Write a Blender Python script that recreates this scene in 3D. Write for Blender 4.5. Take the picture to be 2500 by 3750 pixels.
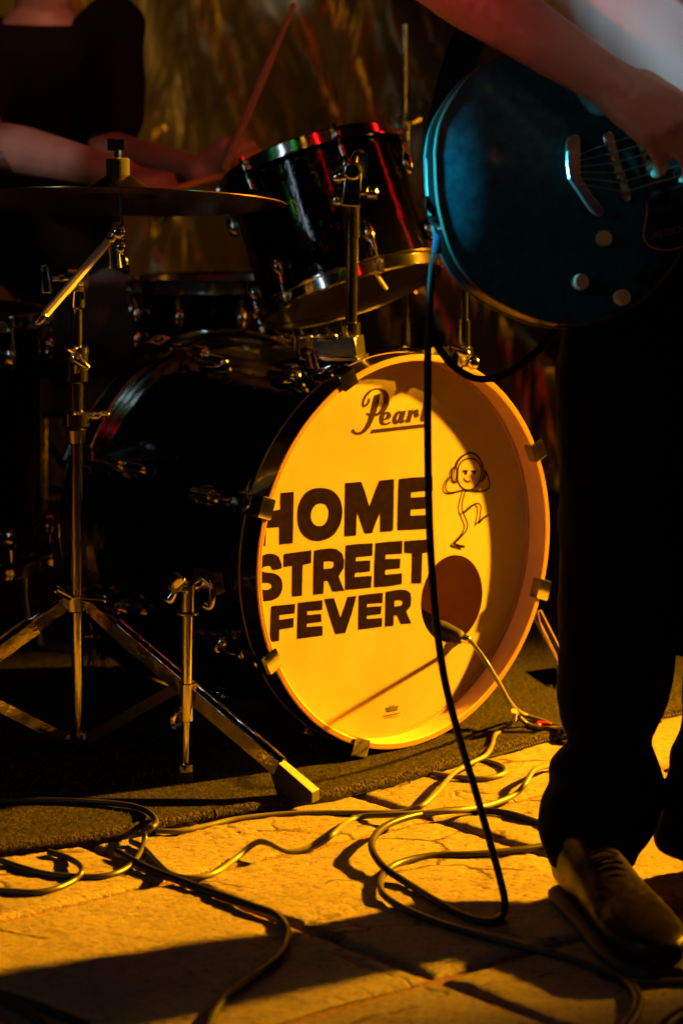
import bpy, bmesh, math, random
from math import sin, cos, pi, radians, sqrt
from mathutils import Vector as V, Matrix, noise
from mathutils.geometry import tessellate_polygon

for o in list(bpy.data.objects): bpy.data.objects.remove(o)
SC = bpy.context.scene
COL = SC.collection
random.seed(4)

# ------------------------------------------------------------------ camera, world, lights, exposure
F, YH, H = 8854.0, 300.0, 1.02           # focal length and horizon in photo pixels, camera height in metres
cam_d = bpy.data.cameras.new('camera'); cam = bpy.data.objects.new('camera', cam_d); COL.objects.link(cam)
cam.location = (0, 0, H); cam.rotation_euler = (pi/2, 0, 0)
cam_d.sensor_width = 36; cam_d.sensor_fit = 'AUTO'; cam_d.lens = 85.0
cam_d.shift_y = -(1875-YH)/3750.0
cam_d.clip_start = .05; cam_d.clip_end = 100
cam_d.dof.use_dof = True; cam_d.dof.focus_distance = 3.40; cam_d.dof.aperture_fstop = 4.0
SC.camera = cam

w = bpy.data.worlds.new('World'); SC.world = w; w.use_nodes = True
w.node_tree.nodes['Background'].inputs[0].default_value = (.55, .42, .38, 1)
w.node_tree.nodes['Background'].inputs[1].default_value = .0012

SC.render.engine = 'CYCLES'
SC.view_settings.view_transform = 'Standard'; SC.view_settings.look = 'None'
SC.view_settings.exposure = 0; SC.view_settings.gamma = 1; SC.view_settings.use_curve_mapping = False
SC.cycles.use_denoising = True
SC.cycles.max_bounces = 7; SC.cycles.diffuse_bounces = 4; SC.cycles.glossy_bounces = 4
SC.cycles.transmission_bounces = 4; SC.cycles.transparent_max_bounces = 8
SC.cycles.sample_clamp_indirect = 6; SC.cycles.caustics_reflective = False

def spot(name, loc, target, power, color, size, blend=.5, radius=.05):
    d = bpy.data.lights.new(name, 'SPOT'); o = bpy.data.objects.new(name, d); COL.objects.link(o)
    o.location = loc; o.rotation_euler = (V(target)-V(loc)).to_track_quat('-Z', 'Y').to_euler()
    d.energy = power; d.color = color; d.spot_size = radians(size); d.spot_blend = blend; d.shadow_soft_size = radius
    o['kind'] = 'helper'
    return o
def point(name, loc, power, color, radius=.02):
    d = bpy.data.lights.new(name, 'POINT'); o = bpy.data.objects.new(name, d); COL.objects.link(o)
    o.location = loc; d.energy = power; d.color = color; d.shadow_soft_size = radius; o['kind'] = 'helper'
    return o
def bar(name, loc, target, power, color, sx, sy):
    d = bpy.data.lights.new(name, 'AREA'); o = bpy.data.objects.new(name, d); COL.objects.link(o)
    d.shape = 'RECTANGLE'; d.size = sx; d.size_y = sy; d.energy = power; d.color = color; o['kind'] = 'helper'
    o.location = loc; z = (V(loc)-V(target)); z.z = 0; z.normalize(); x = V((0, 0, 1)).cross(z)
    o.rotation_euler = Matrix((x, V((0, 0, 1)), z)).transposed().to_euler(); return o
AMBER = (1.0, .395, .005)
spot('amber_stage_lamp', (3.30, 4.72, 1.68), (.30, 3.60, .14), 7700, AMBER, 27, .90, .072)
spot('amber_boom_fill', (3.3, 4.45, 1.85), (-.36, 3.57, .82), 7500, AMBER, 7.0, .5, .06)  # added fill beside the main amber lamp, brightens the boom arm
spot('amber_tom_fill', (3.3, 4.3, 1.75), (.03, 3.75, .63), 6000, AMBER, 3.4, .5, .06)  # added narrow fill for the tom post and its mount
spot('teal_stage_lamp', (-2.5, 2.66, 1.02), (.05, 2.99, .895), 12500, (.02, .55, .80), 4.7, .8, .05)
spot('cool_white_stage_lamp', (1.5, 1.2, 2.6), (.46, 3.05, 1.16), 112, (.58, .88, 1.0), 11, .8, .08)
spot('cool_side_lamp', (-1.9, 1.6, 2.6), (-.565, 4.52, .872), 120, (1.0, .85, .85), 3.4, .25, .03)
spot('red_stage_lamp', (-1.3, 1.9, 1.6), (.15, 2.98, 1.15), 50, (1.0, .05, .01), 9, .9, .06)
spot('red_drummer_lamp', (.6, 2.6, 2.3), (-.45, 4.5, .93), 34, (1.0, .10, .03), 20, .8, .08)
spot('warm_drummer_lamp', (-.1, 3.4, 2.4), (-.62, 4.75, 1.22), 50, (1.0, .42, .28), 12, .8, .06)
spot('curtain_lamp', (-1.3, 4.4, 3.3), (-.70, 6.0, 1.42), 300, (1.0, .45, .05), 34, .95, .08)
spot('curtain_cool_lamp', (.9, 4.6, 2.9), (-.17, 6.0, 1.22), 700, (.75, .92, 1.0), 4, .9, .03)
spot('hand_fill', (1.0, .8, 1.9), (.34, 2.92, 1.03), 13, (1.0, .45, .33), 7, .9, .06)  # added weak fill to lift the guitarist's hand and arm
bar('red_streak_bar', (2.6, 4.95, 2.3), (0, 4, .7), 4.0, (1.0, .01, .01), .24, 1.3)  # added out of view for a red streak on the tom's right side
bar('red_streak_bar', (.62, .35, 2.9), (0, 4, .7), 4.0, (1.0, .01, .01), .16, 1.2)  # second added red bar, reflects as a streak near the tom's middle
bar('white_streak_bar', (-1.9, 1.3, 1.6), (-.3, 3.6, .7), 3.0, (.62, .82, 1.0), .10, .9)  # added bar that draws pale reflection streaks on the stand poles
bar('amber_streak_bar', (3.0, 4.3, 1.4), (-.2, 3.7, .6), 10.0, (1.0, .46, .03), .26, 1.0)  # added bar, its reflection widens the gold streaks on the chrome
point('green_stage_led', (-2.0, 1.95, 1.45), .5, (.02, 1.0, .12), .02)
point('green_stage_led', (-.5, .6, 1.9), .35, (.02, 1.0, .12), .015)
for k_, (x_, y_, z_) in enumerate(((-2.2, .9, 2.8), (-1.3, .6, 2.75), (-.5, .5, 2.95), (.2, .5, 2.8), (1.1, .7, 2.9), (2.0, 1.2, 3.0), (-1.7, 1.5, 3.2))):
    point('glint_point', (x_, y_, z_), .95, ((1, .02, .01), (.03, 1, .05), (1, .45, .03), (1, .03, .01), (.25, 1, .03), (1, .02, .02), (.8, .9, 1))[k_], .05)  # unseen coloured points added for glints in the tom hoop and chrome
point('red_stage_led', (-.9, 1.15, 1.8), .5, (1.0, .02, .02), .02)
point('white_stage_led', (-1.2, 1.5, 2.3), .4, (.8, .9, 1.0), .02)
point('amber_stage_led', (2.0, 2.2, 1.9), .4, (1.0, .5, .08), .02)

# ------------------------------------------------------------------ photo geometry
def at(u, v, Y): return V(((u-1250)*Y/F, Y, H-(v-YH)*Y/F))
def gr(u, v, z=0.0): return at(u, v, F*(H-z)/(v-YH))
def ray_plane(u, v, P, n):
    d = V(((u-1250)/F, 1, -(v-YH)/F)); o = V((0, 0, H))
    return o + d*((P-o).dot(n)/d.dot(n))

# ------------------------------------------------------------------ materials
MATS = {}
def mat(name, col, rough=.5, metal=0., coat=0., bump=None, var=None, trans=0., sheen=0., spec=.5, aniso=0., coat_rough=.05):
    """bump=(scale, strength, distance); var=(scale, colour2, contrast)"""
    m = bpy.data.materials.new(name); m.use_nodes = True; nt = m.node_tree; N = nt.nodes; L = nt.links
    b = N['Principled BSDF']
    b.inputs['Base Color'].default_value = (*col, 1); b.inputs['Roughness'].default_value = rough
    b.inputs['Metallic'].default_value = metal; b.inputs['Coat Weight'].default_value = coat
    b.inputs['Coat Roughness'].default_value = coat_rough
    b.inputs['Specular IOR Level'].default_value = spec
    b.inputs['Sheen Weight'].default_value = sheen; b.inputs['Anisotropic'].default_value = aniso
    tc = N.new('ShaderNodeTexCoord')
    if var:
        n = N.new('ShaderNodeTexNoise'); n.inputs['Scale'].default_value = var[0]; n.inputs['Detail'].default_value = 6
        L.new(tc.outputs['Object'], n.inputs['Vector'])
        r = N.new('ShaderNodeValToRGB'); r.color_ramp.elements[0].position = .5-var[2]; r.color_ramp.elements[1].position = .5+var[2]
        r.color_ramp.elements[0].color = (*var[1], 1); r.color_ramp.elements[1].color = (*col, 1)
        L.new(n.outputs['Fac'], r.inputs['Fac']); L.new(r.outputs['Color'], b.inputs['Base Color'])
        rr = N.new('ShaderNodeMapRange'); rr.inputs['To Min'].default_value = max(0, rough*.75); rr.inputs['To Max'].default_value = min(1, rough*1.3)
        L.new(n.outputs['Fac'], rr.inputs['Value']); L.new(rr.outputs['Result'], b.inputs['Roughness'])
    if bump:
        n = N.new('ShaderNodeTexNoise'); n.inputs['Scale'].default_value = bump[0]; n.inputs['Detail'].default_value = 5
        L.new(tc.outputs['Object'], n.inputs['Vector'])
        bp = N.new('ShaderNodeBump'); bp.inputs['Strength'].default_value = bump[1]; bp.inputs['Distance'].default_value = bump[2]
        L.new(n.outputs['Fac'], bp.inputs['Height']); L.new(bp.outputs['Normal'], b.inputs['Normal'])
    MATS[name] = m
    return m
chrome = mat('chrome', (.86, .84, .80), .12, 1, bump=(34, .16, .0014), var=(30, (.6, .58, .54), .3))
chrome_worn = mat('worn_chrome', (.68, .64, .58), .10, 1, bump=(14, .5, .0035), var=(60, (.45, .4, .34), .2))
black_gloss = mat('black_drum_wrap', (.003, .003, .004), .085, 0, bump=(20, .3, .007), coat=.3, spec=.3)
black_hoop = mat('black_hoop_lacquer', (.005, .005, .005), .2, 0, coat=.4)
ply = mat('maple_ply', (.66, .42, .22), .42, 0, coat=.3, bump=(90, .1, .0006), var=(25, (.54, .33, .16), .3))
ply_edge = mat('ply_edge', (.42, .20, .09), .5, 0, var=(14, (.25, .1, .05), .3))
inlay = mat('hoop_edge_wood', (.30, .17, .06), .5, bump=(300, .2, .0003))
wood_in = mat('shell_inside_wood', (.50, .30, .15), .5, var=(18, (.38, .2, .1), .3))
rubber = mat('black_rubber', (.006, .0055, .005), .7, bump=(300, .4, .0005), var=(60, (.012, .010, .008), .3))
rubber_grey = mat('lit_top_rubber', (.32, .30, .24), .8, bump=(260, .6, .0008), var=(90, (.16, .14, .11), .25))  # paler grey puts the light on the foot's top face into its colour
felt = mat('black_felt', (.012, .011, .010), .95, bump=(400, .6, .001))
cable_m = mat('black_cable_jacket', (.012, .0115, .011), .42, spec=.3, bump=(200, .15, .0003))
cable_g = mat('grey_cable_jacket', (.15, .135, .10), .36, bump=(200, .15, .0003), var=(40, (.08, .072, .055), .3))
cable_dk = mat('dark_cable_jacket', (.035, .031, .024), .36, bump=(200, .15, .0003))
skin = mat('skin', (.46, .25, .17), .5, var=(22, (.36, .17, .11), .25), bump=(75, .6, .0024))
skin.node_tree.nodes['Principled BSDF'].inputs['Subsurface Weight'].default_value = .12
skin.node_tree.nodes['Principled BSDF'].inputs['Subsurface Radius'].default_value = (.01, .004, .002)
tattoo = mat('tattoo_ink', (.10, .045, .035), .5, var=(60, (.04, .02, .02), .2))
cloth_white = mat('white_cotton', (.72, .74, .74), .85, bump=(500, .25, .0006), sheen=.2)
cloth_black = mat('black_cotton', (.008, .006, .006), .95, spec=.1, bump=(500, .4, .0006))
denim = mat('black_denim', (.0035, .0032, .003), .9, bump=(900, .4, .0004), spec=.1)
olive = mat('dark_olive_cloth', (.10, .085, .055), .9, bump=(400, .3, .0006))
leather = mat('brown_leather', (.012, .007, .0035), .33, spec=.2, bump=(170, .5, .0012), var=(35, (.005, .003, .002), .3))
sole_m = mat('shoe_sole', (.01, .009, .008), .7, bump=(100, .3, .001))
hair = mat('dark_hair', (.02, .013, .009), .6, bump=(300, .8, .002))
eye_m = mat('eye_white', (.7, .68, .65), .2)
teal = mat('teal_lacquer', (.003, .060, .085), .36, 0, coat=.04, coat_rough=.10, spec=.1, var=(70, (.006, .11, .14), .14))
binding = mat('cream_binding', (.035, .028, .018), .4)
guitar_side = mat('guitar_side_lacquer', (.0015, .0012, .001), .2, spec=.2)
guard = mat('black_pickguard', (.006, .006, .006), .22, coat=.3)
copper_edge = mat('pickguard_edge', (.45, .16, .05), .4)
knob_m = mat('cream_knob', (.52, .42, .24), .5)
steel = mat('string_steel', (.55, .55, .55), .3, 1)
bronze = mat('cymbal_bronze', (.36, .22, .08), .22, 1, var=(20, (.26, .15, .05), .3))
stick_m = mat('hickory', (.55, .26, .12), .55, bump=(150, .2, .0004), var=(30, (.4, .17, .08), .3))
ink = mat('black_marker', (.006, .0035, .002), .7, spec=0., var=(120, (.012, .007, .004), .3))
ink2 = mat('printed_logo_ink', (.03, .018, .008), .6, spec=0.)
ink3 = mat('faded_logo_ink', (.28, .14, .06), .5)
red_tag = mat('red_plastic', (.35, .02, .015), .4)
tape = mat('cable_tape', (.45, .40, .28), .7)
dull_print = mat('dull_grey_print', (.10, .10, .10), .45)
body_fabric = mat('nylon_strap', (.003, .003, .003), .95, spec=0., bump=(700, .5, .0005))
blue_plug = mat('blue_plug_boot', (.004, .012, .025), .6, spec=.1)

# drum head: white film, lets a little light through
def head_mat(name, col, tr):
    m = bpy.data.materials.new(name); m.use_nodes = True; N = m.node_tree.nodes; L = m.node_tree.links
    b = N['Principled BSDF']; out = N['Material Output']
    b.inputs['Base Color'].default_value = (*col, 1); b.inputs['Roughness'].default_value = .5
    b.inputs['Specular IOR Level'].default_value = .15
    tc = N.new('ShaderNodeTexCoord')
    n = N.new('ShaderNodeTexNoise'); n.inputs['Scale'].default_value = 9; n.inputs['Detail'].default_value = 8
    r = N.new('ShaderNodeValToRGB'); r.color_ramp.elements[0].color = (col[0]*.86, col[1]*.84, col[2]*.8, 1); r.color_ramp.elements[1].color = (*col, 1)
    r.color_ramp.elements[0].position = .3; r.color_ramp.elements[1].position = .62
    L.new(tc.outputs['Object'], n.inputs['Vector']); L.new(n.outputs['Fac'], r.inputs['Fac']); L.new(r.outputs['Color'], b.inputs['Base Color'])
    n2 = N.new('ShaderNodeTexNoise'); n2.inputs['Scale'].default_value = 700
    bp = N.new('ShaderNodeBump'); bp.inputs['Strength'].default_value = .12; bp.inputs['Distance'].default_value = .0003
    L.new(tc.outputs['Object'], n2.inputs['Vector']); L.new(n2.outputs['Fac'], bp.inputs['Height']); L.new(bp.outputs['Normal'], b.inputs['Normal'])
    t = N.new('ShaderNodeBsdfTranslucent'); t.inputs['Color'].default_value = (.8, .7, .55, 1)
    mx = N.new('ShaderNodeMixShader'); mx.inputs[0].default_value = tr
    L.new(b.outputs[0], mx.inputs[1]); L.new(t.outputs[0], mx.inputs[2]); L.new(mx.outputs[0], out.inputs['Surface'])
    return m
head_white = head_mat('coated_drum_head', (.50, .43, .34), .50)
head_rear = head_mat('rear_drum_head', (.85, .72, .55), .05)
head_dull = head_mat('clear_drum_head', (.035, .025, .02), .2)

# stone flags
def stone_mat():
    m = bpy.data.materials.new('stamped_stone'); m.use_nodes = True; N = m.node_tree.nodes; L = m.node_tree.links
    b = N['Principled BSDF']; tc = N.new('ShaderNodeTexCoord')
    mp = N.new('ShaderNodeMapping'); mp.inputs['Rotation'].default_value = (0, 0, radians(-25)); mp.inputs['Scale'].default_value = (1.0, 1.7, 1)
    L.new(tc.outputs['Object'], mp.inputs['Vector'])
    def nz(s, d, src, rough=.6):
        n = N.new('ShaderNodeTexNoise'); n.inputs['Scale'].default_value = s; n.inputs['Detail'].default_value = d; n.inputs['Roughness'].default_value = rough
        L.new(src, n.inputs['Vector']); return n.outputs['Fac']
    def math_(op, a, c):
        k = N.new('ShaderNodeMath'); k.operation = op
        for i, x in enumerate((a, c)):
            if isinstance(x, (int, float)): k.inputs[i].default_value = x
            else: L.new(x, k.inputs[i])
        return k.outputs[0]
    big = nz(6, 8, mp.outputs[0]); fine = nz(95, 8, mp.outputs[0], .72); grit = nz(330, 4, tc.outputs['Object'], .7)
    # cracks
    dist = N.new('ShaderNodeTexNoise'); dist.inputs['Scale'].default_value = 9; dist.inputs['Detail'].default_value = 6; L.new(mp.outputs[0], dist.inputs['Vector'])
    mixv = N.new('ShaderNodeMix'); mixv.data_type = 'VECTOR'; mixv.inputs[0].default_value = .13
    L.new(mp.outputs[0], mixv.inputs[4]); L.new(dist.outputs['Color'], mixv.inputs[5])
    vo = N.new('ShaderNodeTexVoronoi'); vo.feature = 'DISTANCE_TO_EDGE'; vo.inputs['Scale'].default_value = 3.7; L.new(mixv.outputs[1], vo.inputs['Vector'])
    cr = N.new('ShaderNodeMapRange'); cr.inputs['From Max'].default_value = .022; cr.clamp = True; L.new(vo.outputs['Distance'], cr.inputs['Value'])
    mk = N.new('ShaderNodeMapRange'); mk.inputs['From Min'].default_value = .47; mk.inputs['From Max'].default_value = .53; L.new(nz(5, 4, tc.outputs['Object']), mk.inputs['Value'])
    crack = math_('MULTIPLY', math_('SUBTRACT', 1, cr.outputs[0]), mk.outputs[0])      # 1 in a crack
    h = math_('ADD', math_('MULTIPLY', big, 1.3), math_('ADD', math_('MULTIPLY', fine, 1.25), math_('MULTIPLY', grit, .75)))
    lm = N.new('ShaderNodeMapRange'); lm.interpolation_type = 'SMOOTHSTEP'; lm.inputs['From Min'].default_value = .485; lm.inputs['From Max'].default_value = .515
    L.new(nz(5.5, 10, mp.outputs[0], .62), lm.inputs['Value'])
    l2 = N.new('ShaderNodeMapRange'); l2.interpolation_type = 'SMOOTHSTEP'; l2.inputs['From Min'].default_value = .56; l2.inputs['From Max'].default_value = .60
    L.new(nz(14, 9, mp.outputs[0], .66), l2.inputs['Value'])
    h = math_('ADD', h, math_('ADD', math_('MULTIPLY', lm.outputs[0], .17), math_('MULTIPLY', l2.outputs[0], .12)))
    h = math_('SUBTRACT', h, math_('MULTIPLY', crack, .8))
    bp = N.new('ShaderNodeBump'); bp.inputs['Strength'].default_value = 1.0; bp.inputs['Distance'].default_value = .024
    L.new(h, bp.inputs['Height']); L.new(bp.outputs['Normal'], b.inputs['Normal'])
    r = N.new('ShaderNodeValToRGB'); r.color_ramp.elements[0].position = .35; r.color_ramp.elements[1].position = .68
    r.color_ramp.elements[0].color = (.34, .27, .19, 1); r.color_ramp.elements[1].color = (.50, .41, .31, 1)
    L.new(nz(4, 10, tc.outputs['Object'], .65), r.inputs['Fac'])
    sp = N.new('ShaderNodeMapRange'); sp.inputs['From Min'].default_value = .36; sp.inputs['From Max'].default_value = .50; sp.inputs['To Min'].default_value = .45; sp.inputs['To Max'].default_value = 1
    L.new(fine, sp.inputs['Value']); vs = N.new('ShaderNodeVectorMath'); vs.operation = 'SCALE'; L.new(r.outputs[0], vs.inputs[0]); L.new(sp.outputs[0], vs.inputs[3]); r = vs
    mc = N.new('ShaderNodeMix'); mc.data_type = 'RGBA'; L.new(crack, mc.inputs[0]); L.new(r.outputs[0], mc.inputs[6]); mc.inputs[7].default_value = (.09, .05, .03, 1)
    L.new(mc.outputs[2], b.inputs['Base Color'])
    b.inputs['Roughness'].default_value = .62; b.inputs['Specular IOR Level'].default_value = .35
    return m
stone = stone_mat()
grout = mat('gritty_grout', (.30, .13, .08), .95, bump=(260, 1, .006), var=(180, (.10, .05, .03), .2))
def rug_mat():
    m = bpy.data.materials.new('charcoal_carpet'); m.use_nodes = True; N = m.node_tree.nodes; L = m.node_tree.links
    b = N['Principled BSDF']; tc = N.new('ShaderNodeTexCoord')
    n = N.new('ShaderNodeTexNoise'); n.inputs['Scale'].default_value = 210; n.inputs['Detail'].default_value = 5; n.inputs['Roughness'].default_value = .75
    L.new(tc.outputs['Object'], n.inputs['Vector'])
    r = N.new('ShaderNodeValToRGB'); r.color_ramp.elements[0].position = .47; r.color_ramp.elements[1].position = .68
    r.color_ramp.elements[0].color = (.001, .0008, .0005, 1); r.color_ramp.elements[1].color = (.065, .050, .030, 1)
    L.new(n.outputs['Fac'], r.inputs['Fac'])
    n3 = N.new('ShaderNodeTexNoise'); n3.inputs['Scale'].default_value = 7; L.new(tc.outputs['Object'], n3.inputs['Vector'])
    mr = N.new('ShaderNodeMapRange'); mr.inputs['To Min'].default_value = .6; mr.inputs['To Max'].default_value = 1.3; L.new(n3.outputs['Fac'], mr.inputs['Value'])
    mu = N.new('ShaderNodeVectorMath'); mu.operation = 'SCALE'; L.new(r.outputs[0], mu.inputs[0]); L.new(mr.outputs[0], mu.inputs[3])
    L.new(mu.outputs[0], b.inputs['Base Color'])
    bp = N.new('ShaderNodeBump'); bp.inputs['Strength'].default_value = 1; bp.inputs['Distance'].default_value = .006
    L.new(n.outputs['Fac'], bp.inputs['Height']); L.new(bp.outputs['Normal'], b.inputs['Normal'])
    b.inputs['Roughness'].default_value = .9; b.inputs['Specular IOR Level'].default_value = .2
    return m
carpet = rug_mat()
def curtain_mat():
    m = mat('olive_gold_satin', (.22, .165, .07), .29, 0, sheen=.3, bump=(70, .25, .003), var=(5, (.11, .085, .04), .3))
    m.node_tree.nodes['Principled BSDF'].inputs['Metallic'].default_value = .6
    return m
satin = curtain_mat()
def crinkle():
    N = satin.node_tree.nodes; L = satin.node_tree.links; b = N['Principled BSDF']; b.inputs['Metallic'].default_value = .88
    tc = [n for n in N if n.type == 'TEX_COORD'][0]; mp = N.new('ShaderNodeMapping'); mp.inputs['Scale'].default_value = (3.4, 1, 1.1); mp.inputs['Rotation'].default_value = (0, radians(16), 0)
    L.new(tc.outputs['Object'], mp.inputs['Vector']); n = N.new('ShaderNodeTexNoise'); n.inputs['Scale'].default_value = 1.5; n.inputs['Detail'].default_value = 3; n.inputs['Distortion'].default_value = .6
    L.new(mp.outputs[0], n.inputs['Vector']); bp = N.new('ShaderNodeBump'); bp.inputs['Distance'].default_value = .10; bp.inputs['Strength'].default_value = .9
    old = b.inputs['Normal'].links[0].from_socket; L.new(n.outputs['Fac'], bp.inputs['Height']); L.new(old, bp.inputs['Normal']); L.new(bp.outputs['Normal'], b.inputs['Normal'])
crinkle()
wall_m = mat('dark_plaster', (.03, .022, .018), .9, bump=(30, .3, .01))

# ------------------------------------------------------------------ mesh builder
class MB:
    def __init__(s): s.v = []; s.f = []; s.mi = []
    def add(s, vs, fs, mi=0):
        n = len(s.v); s.v += [V(p) for p in vs]; s.f += [tuple(i+n for i in f) for f in fs]; s.mi += [mi]*len(fs); return s
    def box(s, c, size, R=None, taper=1.0, mi=0):
        R = R or Matrix.Identity(3); c = V(c); vs = []
        for z in (-.5, .5):
            k = taper if z > 0 else 1
            for x, y in ((-.5, -.5), (.5, -.5), (.5, .5), (-.5, .5)):
                vs.append(c + R @ V((x*size[0]*k, y*size[1]*k, z*size[2])))
        return s.add(vs, [(3, 2, 1, 0), (4, 5, 6, 7), (0, 1, 5, 4), (1, 2, 6, 5), (2, 3, 7, 6), (3, 0, 4, 7)], mi)
    def lathe(s, prof, O=(0, 0, 0), axis=(0, 0, 1), seg=64, closed=False, mis=None):
        """prof: (r, z) pairs along the axis"""
        a = V(axis).normalized(); q = a.to_track_quat('Z', 'Y').to_matrix(); O = V(O); n0 = len(s.v)
        for r, z in prof:
            for k in range(seg):
                t = 2*pi*k/seg; s.v.append(O + q @ V((r*cos(t), r*sin(t), z)))
        m = len(prof); rng = m if closed else m-1
        for j in range(rng):
            a0 = n0+j*seg; b0 = n0+((j+1) % m)*seg
            for k in range(seg):
                k2 = (k+1) % seg
                s.f.append((a0+k, a0+k2, b0+k2, b0+k)); s.mi.append(mis[j] if mis else 0)
        if not closed:
            if prof[0][0] > 1e-6: s.f.append(tuple(n0+k for k in reversed(range(seg)))); s.mi.append(0)
            if prof[-1][0] > 1e-6: s.f.append(tuple(n0+(m-1)*seg+k for k in range(seg))); s.mi.append(0)
        return s
    def cyl(s, p0, p1, r0, r1=None, seg=16, bev=0.0):
        p0 = V(p0); p1 = V(p1); r1 = r0 if r1 is None else r1; L = (p1-p0).length
        if bev: prof = [(r0-bev, 0), (r0, bev), (r1, L-bev), (r1-bev, L)]
        else: prof = [(r0, 0), (r1, L)]
        return s.lathe(prof, p0, p1-p0, seg)
    def cap(s, p0, p1, r0, r1, seg=14):
        p0 = V(p0); p1 = V(p1); L = (p1-p0).length; pr = []
        for i in range(5): t = pi/2*i/5; pr.append((max(r0*sin(t), 1e-7), -r0*cos(t)))
        pr += [(r0, 0), (r0+(r1-r0)*.5, L*.5), (r1, L)]
        for i in range(1, 6): t = pi/2*i/5; pr.append((max(r1*cos(t), 1e-7), L+r1*sin(t)))
        return s.lathe(pr, p0, p1-p0, seg)
    def ell(s, c, r, R=None, seg=20):
        R = R or Matrix.Identity(3); c = V(c); n0 = len(s.v); m = 11
        s.v.append(c + R @ V((0, 0, -r[2])))
        for j in range(1, m):
            t = pi*j/m
            for k in range(seg):
                p = 2*pi*k/seg; s.v.append(c + R @ V((r[0]*sin(t)*cos(p), r[1]*sin(t)*sin(p), -r[2]*cos(t))))
        s.v.append(c + R @ V((0, 0, r[2]))); e = len(s.v)-1
        for k in range(seg):
            k2 = (k+1) % seg
            s.f.append((n0, n0+1+k2, n0+1+k)); s.mi.append(0)
            s.f.append((e, n0+1+(m-2)*seg+k, n0+1+(m-2)*seg+k2)); s.mi.append(0)
            for j in range(m-2):
                a = n0+1+j*seg; s.f.append((a+k, a+k2, a+seg+k2, a+seg+k)); s.mi.append(0)
        return s
    def loft(s, rings, seg=28, power=2.0):
        """rings: (centre, half-width x vector, half-depth y vector)"""
        n0 = len(s.v)
        for c, ax, ay in rings:
            for k in range(seg):
                t = 2*pi*k/seg; cx, sy = cos(t), sin(t)
                cx = math.copysign(abs(cx)**(2/power), cx); sy = math.copysign(abs(sy)**(2/power), sy)
                s.v.append(V(c) + V(ax)*cx + V(ay)*sy)
        m = len(rings)
        for j in range(m-1):
            a = n0+j*seg; b = a+seg
            for k in range(seg):
                k2 = (k+1) % seg; s.f.append((a+k, a+k2, b+k2, b+k)); s.mi.append(0)
        s.f.append(tuple(n0+k for k in reversed(range(seg)))); s.mi.append(0)
        s.f.append(tuple(n0+(m-1)*seg+k for k in range(seg))); s.mi.append(0)
        return s
    def tube(s, pts, r, seg=10, smooth=6, rr=None):
        pts = [V(p) for p in pts]
        if smooth > 1: pts = catmull(pts, smooth)
        n0 = len(s.v); m = len(pts); up = None
        for i, p in enumerate(pts):
            t = (pts[min(i+1, m-1)]-pts[max(i-1, 0)]).normalized()
            if up is None: up = t.orthogonal().normalized()
            up = (up - t*up.dot(t)).normalized(); b = t.cross(up)
            R = r if rr is None else rr(i/(m-1))
            for k in range(seg):
                a = 2*pi*k/seg; s.v.append(p + (up*cos(a)+b*sin(a))*R)
        for i in range(m-1):
            a = n0+i*seg
            for k in range(seg):
                k2 = (k+1) % seg; s.f.append((a+k, a+k2, a+seg+k2, a+seg+k)); s.mi.append(0)
        s.f.append(tuple(n0+k for k in reversed(range(seg)))); s.mi.append(0)
        s.f.append(tuple(n0+(m-1)*seg+k for k in range(seg))); s.mi.append(0)
        return s
    def ribbon(s, pts, w, n, th):
        """flat stroke of width w lying on a plane with normal n"""
        n = V(n).normalized(); m = len(pts); n0 = len(s.v)
        for i, p in enumerate(pts):
            t = (pts[min(i+1, m-1)]-pts[max(i-1, 0)]).normalized(); b = t.cross(n)
            k = w(i/(m-1)) if callable(w) else w
            for sx, dz in ((-.5, 0), (.5, 0), (.5, th), (-.5, th)): s.v.append(p + b*sx*k + n*dz)
        for i in range(m-1):
            a = n0+4*i
            for k in range(4):
                k2 = (k+1) % 4; s.f.append((a+k, a+k2, a+4+k2, a+4+k)); s.mi.append(0)
        s.f.append((n0+3, n0+2, n0+1, n0)); s.mi.append(0)
        e = n0+4*(m-1); s.f.append((e, e+1, e+2, e+3)); s.mi.append(0)
        return s
    def poly(s, loops, n, th):
        """thin solid from planar loops (first the outline, then holes)"""
        n = V(n).normalized(); flat = [p for l in loops for p in l]; N = len(flat); n0 = len(s.v)
        tris = tessellate_polygon(loops)
        s.v += [V(p) for p in flat] + [V(p)+n*th for p in flat]
        for t in tris:
            a, b, c = (flat[i] for i in t)
            if (b-a).cross(c-a).dot(n) < 0: t = (t[0], t[2], t[1])
            s.f.append(tuple(n0+N+i for i in t)); s.f.append(tuple(n0+i for i in reversed(t))); s.mi += [0, 0]
        o = 0
        for l in loops:
            k = len(l)
            for i in range(k):
                j = (i+1) % k; s.f.append((n0+o+i, n0+o+j, n0+N+o+j, n0+N+o+i)); s.mi.append(0)
            o += k
        return s
    def grid(s, P, nx, ny, fn):
        n0 = len(s.v)
        for j in range(ny+1):
            for i in range(nx+1): s.v.append(V(fn(i/nx, j/ny)))
        for j in range(ny):
            for i in range(nx):
                a = n0+j*(nx+1)+i; s.f.append((a, a+1, a+nx+2, a+nx+1)); s.mi.append(0)
        return s
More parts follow.
